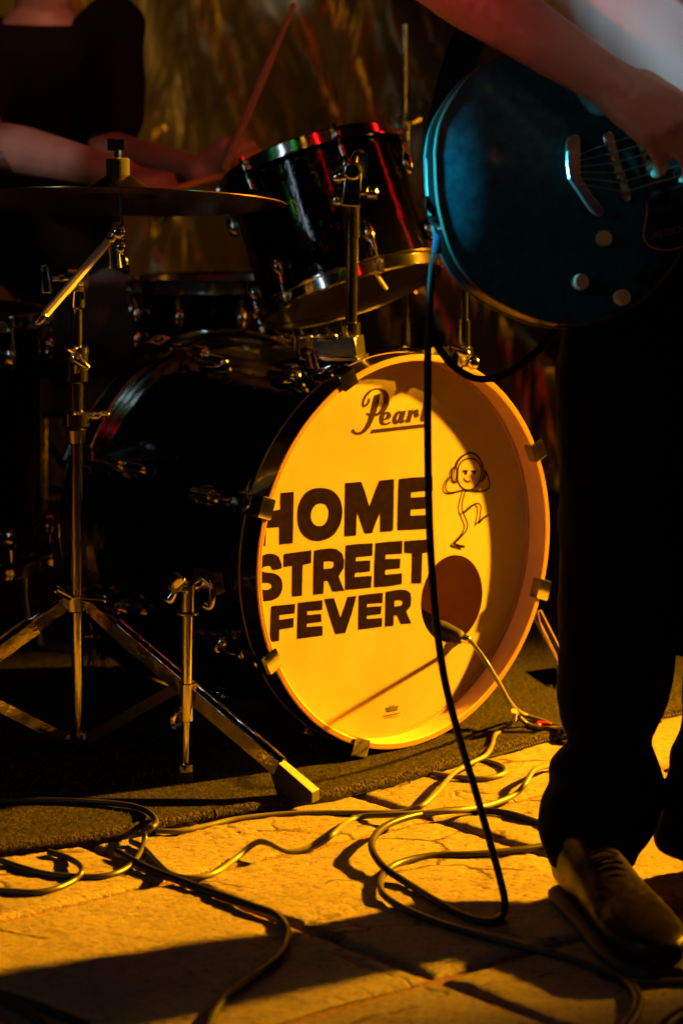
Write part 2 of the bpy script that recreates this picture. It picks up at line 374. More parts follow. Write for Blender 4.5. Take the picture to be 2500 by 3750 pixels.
    def mesh(s, name, mats, smooth=True, M=None):
        me = bpy.data.meshes.new(name)
        vs = [tuple(M @ p) for p in s.v] if M else [tuple(p) for p in s.v]
        me.from_pydata(vs, [], s.f)
        for m in (mats if isinstance(mats, (list, tuple)) else [mats]): me.materials.append(m)
        if isinstance(mats, (list, tuple)):
            me.polygons.foreach_set('material_index', s.mi)
        bm = bmesh.new(); bm.from_mesh(me); bmesh.ops.recalc_face_normals(bm, faces=bm.faces); bm.to_mesh(me); bm.free()
        if smooth:
            me.polygons.foreach_set('use_smooth', [True]*len(me.polygons))
            try: me.set_sharp_from_angle(angle=radians(38))
            except Exception: pass
        me.update()
        return me

def catmull(pts, n):
    P = [pts[0]*2-pts[1]] + list(pts) + [pts[-1]*2-pts[-2]]; out = []
    for i in range(1, len(P)-2):
        p0, p1, p2, p3 = P[i-1:i+3]
        for k in range(n):
            t = k/n; out.append(.5*((2*p1)+(p2-p0)*t+(2*p0-5*p1+4*p2-p3)*t*t+(3*p1-p0-3*p2+p3)*t**3))
    out.append(P[-2]); return out

WM = {}
def tag(o, label, cat, group=None, kind=None):
    if label: o['label'] = label
    if cat: o['category'] = cat
    if group: o['group'] = group
    if kind: o['kind'] = kind
    return o
def thing(name, label, cat, loc=(0, 0, 0), M=None, group=None):
    o = bpy.data.objects.new(name, None); COL.objects.link(o); o.empty_display_size = .05
    o.matrix_world = M if M else Matrix.Translation(V(loc)); WM[o.name] = (M if M else Matrix.Translation(V(loc))).copy()
    return tag(o, label, cat, group)
def part(name, mb, mats, parent, local=False, smooth=True, label=None):
    """mesh object; world coordinates unless local"""
    M = None if local else WM[parent.name].inverted()
    me = mb.mesh(name, mats, smooth, M)
    o = bpy.data.objects.new(name, me); COL.objects.link(o); o.parent = parent; WM[o.name] = WM[parent.name]
    if label: o['label'] = label
    return o
def place(name, me, parent, ML):
    """mesh placed with a matrix in the parent's local space"""
    o = bpy.data.objects.new(name, me); COL.objects.link(o); o.parent = parent; o.matrix_local = ML; WM[o.name] = WM[parent.name] @ ML
    return o
def single(name, mb, mats, label, cat, kind=None, group=None, smooth=True, origin=None):
    c = V(origin) if origin is not None else sum(mb.v, V())/len(mb.v)
    if origin is None: c = V((c.x, c.y, min(p.z for p in mb.v)))
    me = mb.mesh(name, mats, smooth, Matrix.Translation(-c))
    o = bpy.data.objects.new(name, me); COL.objects.link(o); o.location = c; WM[o.name] = Matrix.Translation(c)
    return tag(o, label, cat, group, kind)
def frame(O, z, yhint):
    z = V(z).normalized(); x = V(yhint).cross(z).normalized(); y = z.cross(x)
    M = Matrix((x, y, z)).transposed().to_4x4(); M.translation = V(O); return M
def remesh(mb, voxel, smooth_it=4, extra=None):
    me = bpy.data.meshes.new('tmp'); me.from_pydata([tuple(p) for p in mb.v], [], mb.f)
    bm = bmesh.new(); bm.from_mesh(me); bmesh.ops.recalc_face_normals(bm, faces=bm.faces); bm.to_mesh(me); bm.free()
    o = bpy.data.objects.new('tmp', me); COL.objects.link(o)
    m = o.modifiers.new('r', 'REMESH'); m.mode = 'VOXEL'; m.voxel_size = voxel
    if smooth_it:
        k = o.modifiers.new('s', 'SMOOTH'); k.factor = .5; k.iterations = smooth_it
    dg = bpy.context.evaluated_depsgraph_get(); dg.update()
    e = o.evaluated_get(dg); m2 = e.to_mesh()
    out = MB(); out.v = [v.co.copy() for v in m2.vertices]; out.f = [tuple(p.vertices) for p in m2.polygons]; out.mi = [0]*len(out.f)
    nor = [v.normal.copy() for v in m2.vertices]
    if extra: out.v = [p + n*extra(p) for p, n in zip(out.v, nor)]
    e.to_mesh_clear(); bpy.data.objects.remove(o); bpy.data.meshes.remove(me)
    return out
def fbm(p, s, o=3): return noise.fractal(V(p)*s, 1.0, 2.0, o)

# ------------------------------------------------------------------ floor
O1 = gr(640, 3214); pA = gr(2007, 2900); A = (pA-gr(0, 3368)).normalized()
O3 = gr(1593, 3577); B = (O3-O1); dB = B.length; B.normalize()
c1, c2 = gr(1330, 2916), gr(1928, 3099)
# second cross joint meets joint 1 at distance dA
d = c2-c1; den = A.x*(-d.y)-A.y*(-d.x); rhs = c1-O1
dA = (rhs.x*(-d.y)-rhs.y*(-d.x))/den
floor = thing('floor', 'amber-lit stamped stone paving under the drums and cables', None, (0, 3, -.04))
floor['kind'] = 'structure'
g = MB(); g.box((0, 4, -.05), (16, 14, .084)); part('grout_bed', g, grout, floor, smooth=False)
inv = Matrix(((A.x, B.x), (A.y, B.y))).inverted()
JW = .0075
for i in range(-3, 5):
    for j in range(-4, 4):
        c = O1 + A*dA*(i+.5) + B*dB*(j+.5)
        if not (-1.7 < c.x < 2.2 and 1.7 < c.y < 4.6): continue
        big = c.y < 3.75 and -1.0 < c.x < 1.0
        n = 120 if big else 6
        sd = V((i*7.3, j*3.1, 0))
        def fn(a, b, i=i, j=j, sd=sd):
            s0 = dA*i + JW + a*(dA-2*JW); t0 = dB*j + JW + b*(dB-2*JW)
            e = min(a*dA, (1-a)*dA, b*dB, (1-b)*dB)
            P = O1 + A*s0 + B*t0
            wob = .004*noise.noise(P*14+sd)
            if e < .001: P = P + (A+B)*wob*.6
            z = .0022*fbm(V((P.x*1.0, P.y*2.2, 0))*5+sd, 1, 4) - .0055*max(0, 1-e/.012)**2
            if n > 6:
                q = V((P.x*.8+P.y*.35, P.y*1.5, 0))
                z += .0011*fbm(q*58+sd, 1, 3) + .0016*min(.5, max(-.2, (fbm(q*17+sd, 1, 3)-.12)*5)) - .0022*max(0, 1-abs(noise.noise(q*4.3+sd)+.10*noise.noise(q*31))/.022)*(1 if noise.noise(q*3+sd*2) > .05 else 0)
            return (P.x, P.y, z)
        t = MB(); t.grid(None, n, n, fn)
        # skirt
        idx = [k for k in range(n)] + [k*(n+1)+n for k in range(n)] + [(n+1)*n+n-k for k in range(n)] + [(n+1)*(n-k) for k in range(n)]
        base = len(t.v)
        for k in idx: q = t.v[k]; t.v.append(V((q.x, q.y, -.02)))
        m_ = len(idx)
        for k in range(m_): t.f.append((idx[k], base+k, base+(k+1) % m_, idx[(k+1) % m_])); t.mi.append(0)
        part('paving_stone', t, stone, floor)
        
# ------------------------------------------------------------------ back wall and curtain
wl = MB(); wl.box((0, 7.2, 2), (14, .2, 4.2)); single('back_wall', wl, wall_m, 'dark plain wall far behind the drum kit', None, 'structure', smooth=False)
def cf(a, b):
    x = -3.6+7.2*a; z = .02+3.2*b
    ph = x*1.0 + .42*(z-1.2)*(1+.5*sin(x*1.3))
    y = 6.0 + .07*sin(ph*9+.6*sin(z*2.1)) + .035*sin(ph*23+2.0*sin(z*1.7)+x) + .012*sin(ph*51-z*2) + .012*sin(x*31+z*5) + .03*fbm((x*2, z*.7, 1), 1.6, 3)
    y += .05*max(0, sin((x*1.6+z*1.1)*5))**6
    return (x, y, z)
ct = MB(); ct.grid(None, 420, 90, cf)
single('stage_curtain', ct, satin, 'olive gold satin curtain hanging in loose folds behind the drummer', 'curtain')

# ------------------------------------------------------------------ rug
edge = [gr(u, v) for u, v in ((-1400, 3300), (-600, 3210), (-200, 3165), (0, 3140), (249, 3107), (497, 3065), (713, 3022), (829, 3001), (1078, 2959), (1250, 2925), (1489, 2864), (1680, 2810), (1806, 2774), (1921, 2741), (2063, 2703), (2250, 2668), (2389, 2645), (2500, 2620), (3300, 2500), (4600, 2400))]
edge = catmull(edge, 14)
RUGZ = .011
prof = [(-.001, 0.0005), (-.003, .006), (0.0, .0125), (.006, .0155), (.012, .0125), (.018, .0115), (.03, .012), (.06, RUGZ), (.12, RUGZ), (.2, RUGZ), (.35, RUGZ), (.6, RUGZ), (1.0, RUGZ), (1.8, RUGZ), (2.9, RUGZ)]
rg = MB(); nE = len(edge)
for k, (dd, zz) in enumerate(prof):
    for i, p in enumerate(edge):
        t = (edge[min(i+1, nE-1)]-edge[max(i-1, 0)]).normalized(); nrm = V((-t.y, t.x, 0))
        dirn = nrm if dd < .1 else nrm.lerp(V((0, 1, 0)), .5).normalized()
        q = p + dirn*(dd + (.0016*noise.noise(p*60) if k < 5 else 0))
        wav = .003*fbm((q.x*3, q.y*3, 0), 1, 2)*(1 if k > 4 else .3) + (.0015*noise.noise(q*70) if 1 < k < 6 else 0)
        rg.v.append(V((q.x, min(q.y, 5.85), zz+max(0, wav) if k > 0 else 0.0005)))
for k in range(len(prof)-1):
    for i in range(nE-1):
        a = k*nE+i; rg.f.append((a, a+1, a+nE+1, a+nE)); rg.mi.append(0)
rug = thing('rug', 'charcoal carpet mat with stitched edge under the whole drum kit', 'rug', gr(900, 2900))
part('carpet', rg, carpet, rug)
bt = MB(); bp_ = []
for i in range(8, nE-8):
    t = (edge[i+1]-edge[i-1]).normalized(); nrm = V((-t.y, t.x, 0)); bp_.append(edge[i]+nrm*(.0045+.0012*noise.noise(edge[i]*9))+V((0, 0, .0088+.0014*noise.noise(edge[i]*6+V((3, 0, 0))))))
bt.tube(bp_, .0082, 10, 1, lambda q: .0082+.0007*sin(q*900))
part('edge_binding', bt, mat('rug_binding', (.004, .003, .002), .9, spec=.1, bump=(320, 1, .005), var=(260, (.045, .035, .02), .10)), rug)
# stitched edge beads
st = MB()
for i in range(40, nE-20):
    a, b_ = edge[i], edge[i+1]; L_ = (b_-a).length; m_ = max(1, int(L_/.0045))
    t = (b_-a).normalized(); nrm = V((-t.y, t.x, 0))
    for k in range(m_):
        p = a.lerp(b_, k/m_) - nrm*.0045 + V((0, 0, .0045))
        if p.x < .18 or p.x > .55: continue
        st.cap(p-nrm*.0005, p+nrm*.0015+V((0, 0, .002)), .0008, .0006, 5)
s_ = part('edge_stitching', st, mat('stitch_thread', (.12, .10, .07), .7), rug); s_['kind'] = 'stuff'
# tufts of loose pile standing proud
tf = MB(); rnd = random.Random(9)
for k in range(17000):
    x = rnd.uniform(-.62, .62); y = rnd.uniform(3.05, 4.05)
    e = min(edge, key=lambda p: abs(p.x-x)).y if k % 1 == 0 else 0
    if y < e+.004: continue
    l = rnd.uniform(.003, .007); a = rnd.uniform(0, 2*pi); dx, dy = cos(a)*l*.8, sin(a)*l*.8
    z0 = RUGZ; wd = .0006
    tf.add([(x-wd, y, z0), (x+wd, y, z0), (x+dx, y+dy, z0+l*.75)], [(0, 1, 2)])
t_ = part('loose_pile', tf, mat('carpet_pile', (.11, .085, .055), .8), rug, smooth=False); t_['kind'] = 'stuff'

# ------------------------------------------------------------------ shared drum hardware
def hex_rod(mb, p0, p1, r): mb.cyl(p0, p1, r, seg=8)

# bass drum: local X right, Y up, Z = axis towards the audience, origin at the centre of the front hoop's face
AZ = radians(40.2)
nB = V((sin(AZ), -cos(AZ), 0)); CB = at(1504, 2017, 3.665)
MBD = frame(CB, nB, (0, 0, 1))
bd = thing('bass_drum', 'black bass drum with white front head lettered HOME STREET FEVER', 'bass drum', M=MBD)
RO, RI = .297, .2872
mb = MB(); mb.lathe([(.2795, -.455), (.2795, -.044), (.2725, -.044), (.2725, -.455)], seg=128, closed=True, mis=[0, 1, 1, 1])
part('shell', mb, [black_gloss, wood_in], bd, True)
mb = MB(); mb.lathe([(RI, -.042), (RI, -.001), (RI+.001, 0), (RO-.0012, 0), (RO, -.0015), (RO, -.0385), (RO+.0004, -.039), (RO+.0004, -.0425), (RO-.001, -.0435)], seg=160, closed=True, mis=[1, 1, 2, 2, 0, 3, 3, 3, 1])
part('front_hoop', mb, [black_hoop, ply, ply_edge, inlay], bd, True)
# thin dark ply lines in the hoop edge
for r_ in (.2905, .2938):
    mb = MB(); mb.lathe([(r_-.0004, -.001), (r_-.0004, .0004), (r_+.0004, .0004), (r_+.0004, -.001)], seg=160, closed=True)
    part('ply_line', mb, inlay, bd, True)
mb = MB(); mb.lathe([(RI-.001, -.508), (RI-.001, -.466), (RO, -.466), (RO, -.508)], seg=128, closed=True)
part('rear_hoop', mb, black_hoop, bd, True)
for z_ in (-.466, -.508):
    mb = MB(); mb.lathe([(RO-.003, z_-.0012), (RO-.003, z_+.0012), (RO+.0008, z_+.0016), (RO+.0018, z_), (RO+.0008, z_-.0016)], seg=128, closed=True); part('hoop_highlight_ring', mb, chrome_worn, bd, True)  # bright rings stand in for highlight lines along the rear hoop edges
mb = MB(); mb.lathe([(RI-.0045, -.046), (RI-.0045, -.036), (RI-.0002, -.036), (RI-.0002, -.046)], seg=128, closed=True)
part('head_flesh_hoop', mb, mat('flesh_hoop', (.35, .2, .1), .5), bd, True)
mb = MB(); mb.lathe([(.2795, -.500), (.2850, -.500), (.2850, -.45), (.2795, -.45)], seg=96, closed=True)
part('rear_flesh_hoop', mb, chrome, bd, True)
# heads
HZ = -.0385
def on_head(u, v, dz=0.0): return ray_plane(u, v, CB+nB*(HZ+dz), nB)
hc = MBD.inverted() @ on_head(1654, 2192)
loops = [[V((.2862*cos(2*pi*k/160), .2862*sin(2*pi*k/160), HZ)) for k in range(160)],
         [V((hc.x+.0655*cos(-2*pi*k/64), hc.y+.0675*sin(-2*pi*k/64), HZ)) for k in range(64)]]
mb = MB(); mb.poly(loops, (0, 0, 1), -.0004)
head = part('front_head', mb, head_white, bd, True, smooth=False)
mb = MB(); mb.lathe([(0.0001, -.470), (.2860, -.470), (.2860, -.4705), (0.0001, -.4705)], seg=96)
part('rear_head', mb, head_rear, bd, True, smooth=False)
mb = MB(); mb.tube([(-.20, .17, -.463), (.0, .11, -.463), (.22, .09, -.463)], .02, 8); part('damping_strip', mb, felt, bd, True)
# ---- lettering
def letters(name, data, org, sc, matl, dz=.0002, th=.00025):
    for loops in data:
        mb = MB(); mb.poly([[on_head(org[0]+x*sc, org[1]+y*sc, dz) for x, y in l] for l in loops], nB, th)
        part(name, mb, matl, head, smooth=False)
def rnd_loop(l, n=4):
    P = [V((x, y, 0)) for x, y in l]; P = catmull(P+[P[0]], n)[:-1]; return [(p.x, p.y) for p in P]
ZA = ((900, 1700), 800/1568)
Hh = [(249, 206), (344, 197), (341, 385), (337, 567), (240, 576), (241, 451), (145, 458), (140, 587), (45, 596), (50, 240), (148, 228), (148, 343), (248, 325)]
Oo = [(538, 169), (600, 180), (650, 215), (680, 265), (692, 330), (685, 400), (660, 465), (620, 515), (565, 543), (510, 551), (455, 540), (410, 505), (380, 450), (371, 380), (376, 310), (395, 255), (430, 205), (480, 177)]
Oi = [(538, 281), (570, 290), (590, 318), (595, 350), (588, 395), (565, 430), (530, 444), (495, 435), (472, 405), (466, 370), (474, 330), (500, 293)]
Mm = [(713, 135), (827, 125), (857, 205), (886, 307), (920, 210), (957, 117), (1062, 106), (1060, 300), (1056, 470), (1045, 481), (963, 487), (964, 345), (935, 410), (905, 494), (853, 499), (825, 420), (798, 340), (793, 420), (790, 512), (707, 519), (710, 320)]
E1 = [(1097, 106), (1185, 95), (1336, 88), (1336, 187), (1184, 203), (1183, 239), (1316, 230), (1316, 317), (1183, 326), (1180, 369), (1325, 362), (1325, 463), (1200, 470), (1087, 475), (1090, 300)]
Ss = [(95, 665), (130, 650), (180, 641), (225, 655), (245, 685), (258, 745), (193, 757), (180, 732), (160, 730), (130, 738), (113, 757), (125, 772), (160, 778), (210, 785), (245, 810), (262, 850), (260, 900), (240, 945), (210, 968), (170, 980), (105, 986), (60, 975), (45, 900), (95, 868), (105, 890), (130, 901), (160, 900), (185, 885), (183, 865), (160, 852), (110, 852), (60, 840), (40, 780), (50, 710)]
T1 = [(272, 650), (280, 643), (470, 617), (468, 710), (408, 722), (406, 800), (402, 944), (332, 950), (332, 850), (334, 730), (272, 738)]
R1 = [(490, 622), (520, 613), (600, 603), (650, 608), (690, 640), (706, 690), (702, 745), (665, 805), (685, 855), (706, 908), (622, 915), (590, 838), (560, 838), (558, 885), (555, 930), (484, 937), (485, 780)]
R1i = [(558, 700), (600, 695), (628, 700), (635, 720), (622, 745), (558, 752)]
E2 = [(716, 582), (800, 572), (910, 567), (907, 657), (790, 668), (788, 696), (892, 689), (890, 770), (785, 780), (778, 809), (903, 800), (898, 885), (800, 896), (712, 903), (712, 750)]
E3 = [(930, 566), (1030, 555), (1123, 549), (1120, 642), (1003, 649), (1000, 680), (1108, 677), (1105, 748), (1000, 758), (998, 793), (1120, 782), (1118, 860), (1020, 877), (919, 884), (922, 720)]
T2 = [(1136, 552), (1240, 543), (1322, 539), (1322, 630), (1265, 640), (1262, 750), (1258, 855), (1187, 856), (1190, 750), (1192, 640), (1137, 636)]
Ff = [(182, 1024), (190, 1018), (354, 1002), (350, 1070), (240, 1083), (240, 1117), (343, 1102), (341, 1170), (240, 1187), (238, 1268), (172, 1275), (176, 1150)]
E4 = [(374, 995), (460, 985), (549, 975), (548, 1045), (440, 1055), (440, 1083), (540, 1073), (543, 1130), (437, 1145), (436, 1168), (550, 1160), (550, 1229), (460, 1242), (368, 1253), (371, 1120)]
Vv = [(563, 967), (632, 960), (655, 1030), (679, 1103), (705, 1030), (730, 952), (793, 944), (760, 1070), (713, 1211), (642, 1220), (600, 1090)]
E5 = [(809, 942), (890, 930), (984, 922), (980, 995), (870, 1003), (868, 1025), (973, 1018), (968, 1075), (867, 1088), (867, 1110), (977, 1103), (976, 1165), (890, 1178), (806, 1188), (808, 1060)]
R2 = [(1003, 915), (1100, 899), (1150, 902), (1180, 925), (1187, 965), (1180, 1020), (1150, 1058), (1187, 1143), (1112, 1147), (1085, 1085), (1060, 1088), (1058, 1160), (998, 1166), (1001, 1050)]
R2i = [(1065, 980), (1100, 975), (1122, 980), (1125, 1000), (1110, 1015), (1065, 1022)]
letters('painted_letter', [[Hh], [rnd_loop(Oo), rnd_loop(Oi)], [Mm], [E1], [rnd_loop(Ss, 2)], [T1], [R1, R1i], [E2], [E3], [T2], [Ff], [E4], [Vv], [E5], [R2, R2i]], *ZA, ink)
ZB = ((1200, 1300), 500/1568)
Pst = [(532, 463), (605, 441), (560, 640), (525, 740), (480, 830), (430, 885), (380, 915), (320, 918), (280, 895), (270, 865), (298, 848), (308, 875), (335, 890), (375, 880), (420, 835), (455, 760), (490, 640)]
Pbo = [(485, 497), (478, 545), (455, 580), (425, 598), (405, 592), (397, 560), (405, 510), (435, 450), (480, 405), (540, 382), (600, 380), (650, 395), (690, 435), (705, 500), (700, 570), (670, 630), (620, 675), (570, 698), (520, 703), (470, 695), (445, 680), (452, 660), (480, 672), (530, 680), (575, 665), (615, 615), (638, 540), (642, 470), (628, 425), (590, 398), (545, 398), (490, 425), (445, 475), (418, 530), (413, 565), (425, 578), (445, 562), (462, 530), (468, 497)]
ee = [(590, 735), (595, 700), (625, 665), (665, 650), (705, 655), (725, 680), (722, 715), (690, 740), (640, 755), (645, 775), (670, 785), (700, 770), (712, 762), (722, 778), (690, 800), (645, 810), (610, 800), (595, 775)]
eei = [(642, 735), (660, 725), (675, 700), (678, 678), (662, 680), (647, 700)]
aa = [(740, 770), (745, 720), (775, 665), (815, 640), (845, 648), (895, 640), (868, 735), (870, 752), (885, 740), (892, 752), (865, 780), (835, 788), (815, 775), (790, 795), (760, 795)]
aai = [(785, 765), (805, 740), (820, 700), (825, 668), (808, 680), (790, 715)]
rr = [(925, 633), (980, 628), (968, 655), (1000, 628), (1030, 622), (1045, 640), (1040, 668), (1050, 690), (1030, 715), (1000, 722), (985, 700), (990, 665), (965, 690), (945, 775), (890, 780), (920, 680)]
ll = [(1120, 470), (1198, 400), (1170, 520), (1130, 650), (1105, 740), (1120, 752), (1110, 762), (1075, 768), (1058, 745), (1065, 700), (1090, 600)]
ul = [(505, 857), (1150, 785), (1150, 828), (485, 903)]
letters('logo_letter', [[Pst]], *ZB, ink2); letters('logo_letter', [[Pbo]], *ZB, ink2, .0005)
letters('logo_letter', [[rnd_loop(ee, 3), eei], [rnd_loop(aa, 2), aai], [rr], [ll]], *ZB, ink2)
letters('logo_underline', [[ul]], *ZB, ink2)
def strokes(name, lst, org, sc, matl, w, dz=.0003):
    mb = MB()
    for k, l in enumerate(lst):
        ww = w
        if isinstance(l, tuple): l, ww = l
        P = [on_head(org[0]+x*sc, org[1]+y*sc, dz+.00006*k) for x, y in l]
        if len(P) > 2: P = catmull(P, 5)
        mb.ribbon(P, ww, nB, .00015)
    return part(name, mb, matl, head, smooth=False)
ZD = ((1550, 1600), 400/1568)
strokes('figure_head', [[(655, 310), (590, 325), (530, 375), (500, 440), (490, 530), (490, 610), (520, 690), (570, 740), (640, 760), (710, 745), (770, 690), (805, 620), (825, 540), (825, 450), (790, 370), (730, 320), (655, 310)],
    [(575, 590), (600, 630), (640, 645), (672, 630)]], *ZD, ink, .0024)
strokes('figure_headphones', [([(465, 430), (495, 350), (560, 275), (630, 238), (680, 230), (740, 250), (800, 310), (835, 380), (850, 450)], .0032),
    [(460, 430), (420, 450), (395, 510), (395, 580), (420, 630), (455, 655), (480, 640), (490, 560), (488, 480), (460, 430)], [(440, 450), (432, 540), (440, 640)],
    [(850, 450), (880, 490), (890, 540), (870, 600), (830, 640), (800, 635)], [(850, 470), (862, 540), (840, 620)]], *ZD, ink, .0022, .0009)
strokes('figure_arms', [[(385, 570), (340, 640), (315, 710), (325, 770), (370, 800), (440, 795), (520, 775), (600, 755)],
    [(890, 490), (925, 570), (945, 650), (940, 720), (890, 765), (800, 775), (700, 765), (600, 755)]], *ZD, ink, .0026, .0016)
strokes('figure_body', [[(605, 765), (570, 870), (550, 960), (550, 1040), (570, 1100), (610, 1190), (630, 1260), (610, 1340), (550, 1420), (480, 1490), (430, 1535)],
    ([(430, 1535), (500, 1560), (590, 1580)], .0042), [(570, 1095), (640, 1040), (700, 985), (760, 955), (800, 965), (822, 1010), (810, 1120), (785, 1245)], [(785, 1245), (860, 1170), (940, 1110)]], *ZD, ink, .0027, .0022)
letters('figure_eye', [[[(565, 478), (640, 475), (615, 545), (600, 545), (590, 505), (568, 500)]], [[(685, 480), (760, 478), (740, 535), (720, 540), (710, 505), (690, 500)]]], *ZD, ink, .0005)
ZC = ((1350, 2550), 200/1568)
strokes('crown_mark', [[(480, 330), (495, 385), (515, 440)], ([(515, 440), (660, 418), (800, 392)], .0016), [(800, 392), (822, 330), (840, 260)],
    [(480, 330), (520, 355), (570, 335), (598, 265)], [(598, 265), (630, 300), (670, 300), (712, 245)], [(712, 245), (745, 292), (790, 305), (840, 260)],
    [(405, 570), (650, 525), (895, 475)]], *ZC, ink2, .0008)
def txt(name, s, M, size, matl, parent, ext=.0001):
    c = bpy.data.curves.new(name, 'FONT'); c.body = s; c.size = size; c.extrude = ext; c.align_x = 'CENTER'; c.align_y = 'CENTER'; c.resolution_u = 3
    o = bpy.data.objects.new('tmp', c); COL.objects.link(o); dg = bpy.context.evaluated_depsgraph_get(); dg.update()
    me = bpy.data.meshes.new_from_object(o.evaluated_get(dg)); bpy.data.objects.remove(o); me.name = name
    me.materials.clear(); me.materials.append(matl)
    k = bpy.data.objects.new(name, me); COL.objects.link(k); k.parent = parent; k.matrix_local = WM[parent.name].inverted() @ M; WM[k.name] = M
    return k
def headtxt(s, x, y, size, matl, tilt=0):
    P = on_head(1350+x*200/1568, 2550+y*200/1568, .0006); M = frame(P, nB, (0, 0, 1)) @ Matrix.Rotation(radians(tilt), 4, 'Z')
    txt('small_print', s, M, size, matl, head)
headtxt('REMO', 660, 372, .0075, ink2, -3); headtxt('MADE IN U.S.A.', 645, 585, .0040, ink3, -3)

# ---- claws, rods, lugs
def claw_mesh():
    # local: x tangential, y radial outwards (0 at hoop outer face), z along the axis (0 at hoop front face)
    pr = [(-.0125, .0035), (.012, .004), (.0155, 0), (.0165, -.022), (.013, -.046), (.008, -.062), (.0025, -.062), (.0015, -.046), (.0012, -.0005), (-.0105, .0008), (-.0105, -.013), (-.0125, -.013)]
    mb = MB(); n = len(pr)
    xs = [-.0155, -.0135, .0135, .0155]; sc = [.86, 1, 1, .86]
    for x, k in zip(xs, sc):
        for y, z in pr: mb.v.append(V((x, .001+(y-.001)*k, -.02+(z+.02)*(.97 if k < 1 else 1))))
    for j in range(3):
        for i in range(n): a = j*n+i; b = j*n+(i+1) % n; mb.f.append((a, b, b+n, a+n)); mb.mi.append(0)
    mb.f.append(tuple(range(n))); mb.f.append(tuple(3*n+i for i in reversed(range(n)))); mb.mi += [0, 0]
    mb.lathe([(.0001, .0025), (.0065, .002), (.0085, 0)], (0, .0165, -.024), (0, 1, 0), 16)
    me = mb.mesh('claw', chrome)
    return me
claw = claw_mesh()
mb = MB(); mb.cyl((0, .007, -.060), (0, .007, -.125), .0033, seg=8); mb.cyl((0, .007, -.064), (0, .007, -.072), .0058, seg=6); rod_me = mb.mesh('tension_rod', chrome)
mb = MB(); mb.cap((0, -.008, -.128), (0, -.010, -.185), .011, .009, 14); mb.cyl((0, .007, -.118), (0, .002, -.145), .0075, .009, 14, .002)
mb.ell((0, -.013, -.155), (.017, .008, .034)); lug_me = mb.mesh('lug', chrome)
angs_f = [72, 25, -19, -110, -155, 161, 115]
for a in angs_f + ['r%d' % k for k in range(8)]:
    rear = isinstance(a, str)
    t = radians(22.5+45*int(a[1:])) if rear else radians(a)
    ML = Matrix.Rotation(t-pi/2, 4, 'Z') @ Matrix.Translation((0, RO, 0))
    if rear: ML = Matrix.Translation((0, 0, -.508)) @ Matrix.Rotation(t-pi/2, 4, 'Z') @ Matrix.Translation((0, RO, 0)) @ Matrix.Rotation(pi, 4, 'Y')
    c_ = place('claw', claw, bd, ML); place('tension_rod', rod_me, c_, Matrix.Identity(4)); place('lug', lug_me, bd, ML)
# ---- spur on the left of the drum, telescopic, knurled collar and rubber foot
Ys = 3.49
def S(u, v, Y=Ys): return at(u, v, Y)
sp = part('spur', MB().cyl(S(690, 2235), S(683, 2560), .0085, seg=20), chrome, bd)
part('spur_inner_rod', MB().cyl(S(683, 2540), S(677, 2830), .0060, seg=16), chrome, sp)
part('spur_sleeve', MB().cyl(S(685, 2500), S(682, 2640), .0108, seg=20, bev=.001), chrome, sp)
kb = MB()
kb.lathe([(.009, 0), (.0135, .001), (.0135, .011), (.009, .012)], S(677, 2823), (0, 0, 1), 26)
part('spur_collar', kb, chrome_worn, sp)
part('rubber_tip', MB().lathe([(.011, 0), (.0145, .003), (.014, .012), (.0105, .017)], (S(675, 2840).x, Ys, .011), (0, 0, 1), 24).cyl((S(675, 2840).x, Ys, .028), S(676, 2830), .0095, .010, 20), [rubber], sp)
wb = MB(); wb.tube([S(655, 2590), S(635, 2630), S(640, 2660), S(665, 2650)], .005, 8, 5); wb.cyl(S(680, 2600, Ys), S(650, 2600, Ys-.01), .005, seg=12); part('spur_wing_bolt', wb, chrome, sp)
bk = MB()
bk.cyl(S(690, 2245), S(692, 2135), .0105, seg=22, bev=.002); bk.cyl(S(690, 2250), S(690, 2240), .017, seg=24, bev=.001)
bk.cap(S(692, 2150), S(745, 2135, 3.51), .009, .012); bk.tube([S(742, 2118, 3.50), S(768, 2140, 3.495), S(778, 2180, 3.49), S(768, 2222, 3.49), S(745, 2215, 3.49)], .006, 12, 6)
bk.cyl(S(700, 2168), S(642, 2150, 3.46), .0045, seg=12)
part('spur_bracket', bk, chrome, bd)
wn = MB(); wn.cyl(S(628, 2168, 3.455), S(668, 2106, 3.455), .0085, .0115, 16, .003); wn.cap(S(640, 2165, 3.455), S(620, 2195, 3.455), .005, .008)
part('spur_wing_nut', wn, chrome, bd)
cn = MB(); cn.box(MBD @ V((-.262, -.03, -.14)), (.05, .035, .05), MBD.to_3x3()); part('spur_mounting_plate', cn, chrome, bd)
# right spur seen beyond the hoop
r0, r1 = at(1965, 2245, 3.86), V((.395, 3.74, .016))
rs = part('spur', MB().cyl(r0, r0.lerp(r1, .45), .0095, seg=18).cyl(r0.lerp(r1, .43), r0.lerp(r1, .48), .0125, seg=18), chrome, bd)
part('spur_inner_rod', MB().cyl(r0.lerp(r1, .45), r1, .006, seg=14), chrome, rs)
part('rubber_tip', MB().cap(r0.lerp(r1, .93), r1+V((0, 0, .002)), .010, .012), rubber, rs)
part('spur_bracket', MB().box(MBD @ V((.285, -.06, -.12)), (.04, .04, .05), MBD.to_3x3()), chrome, bd)
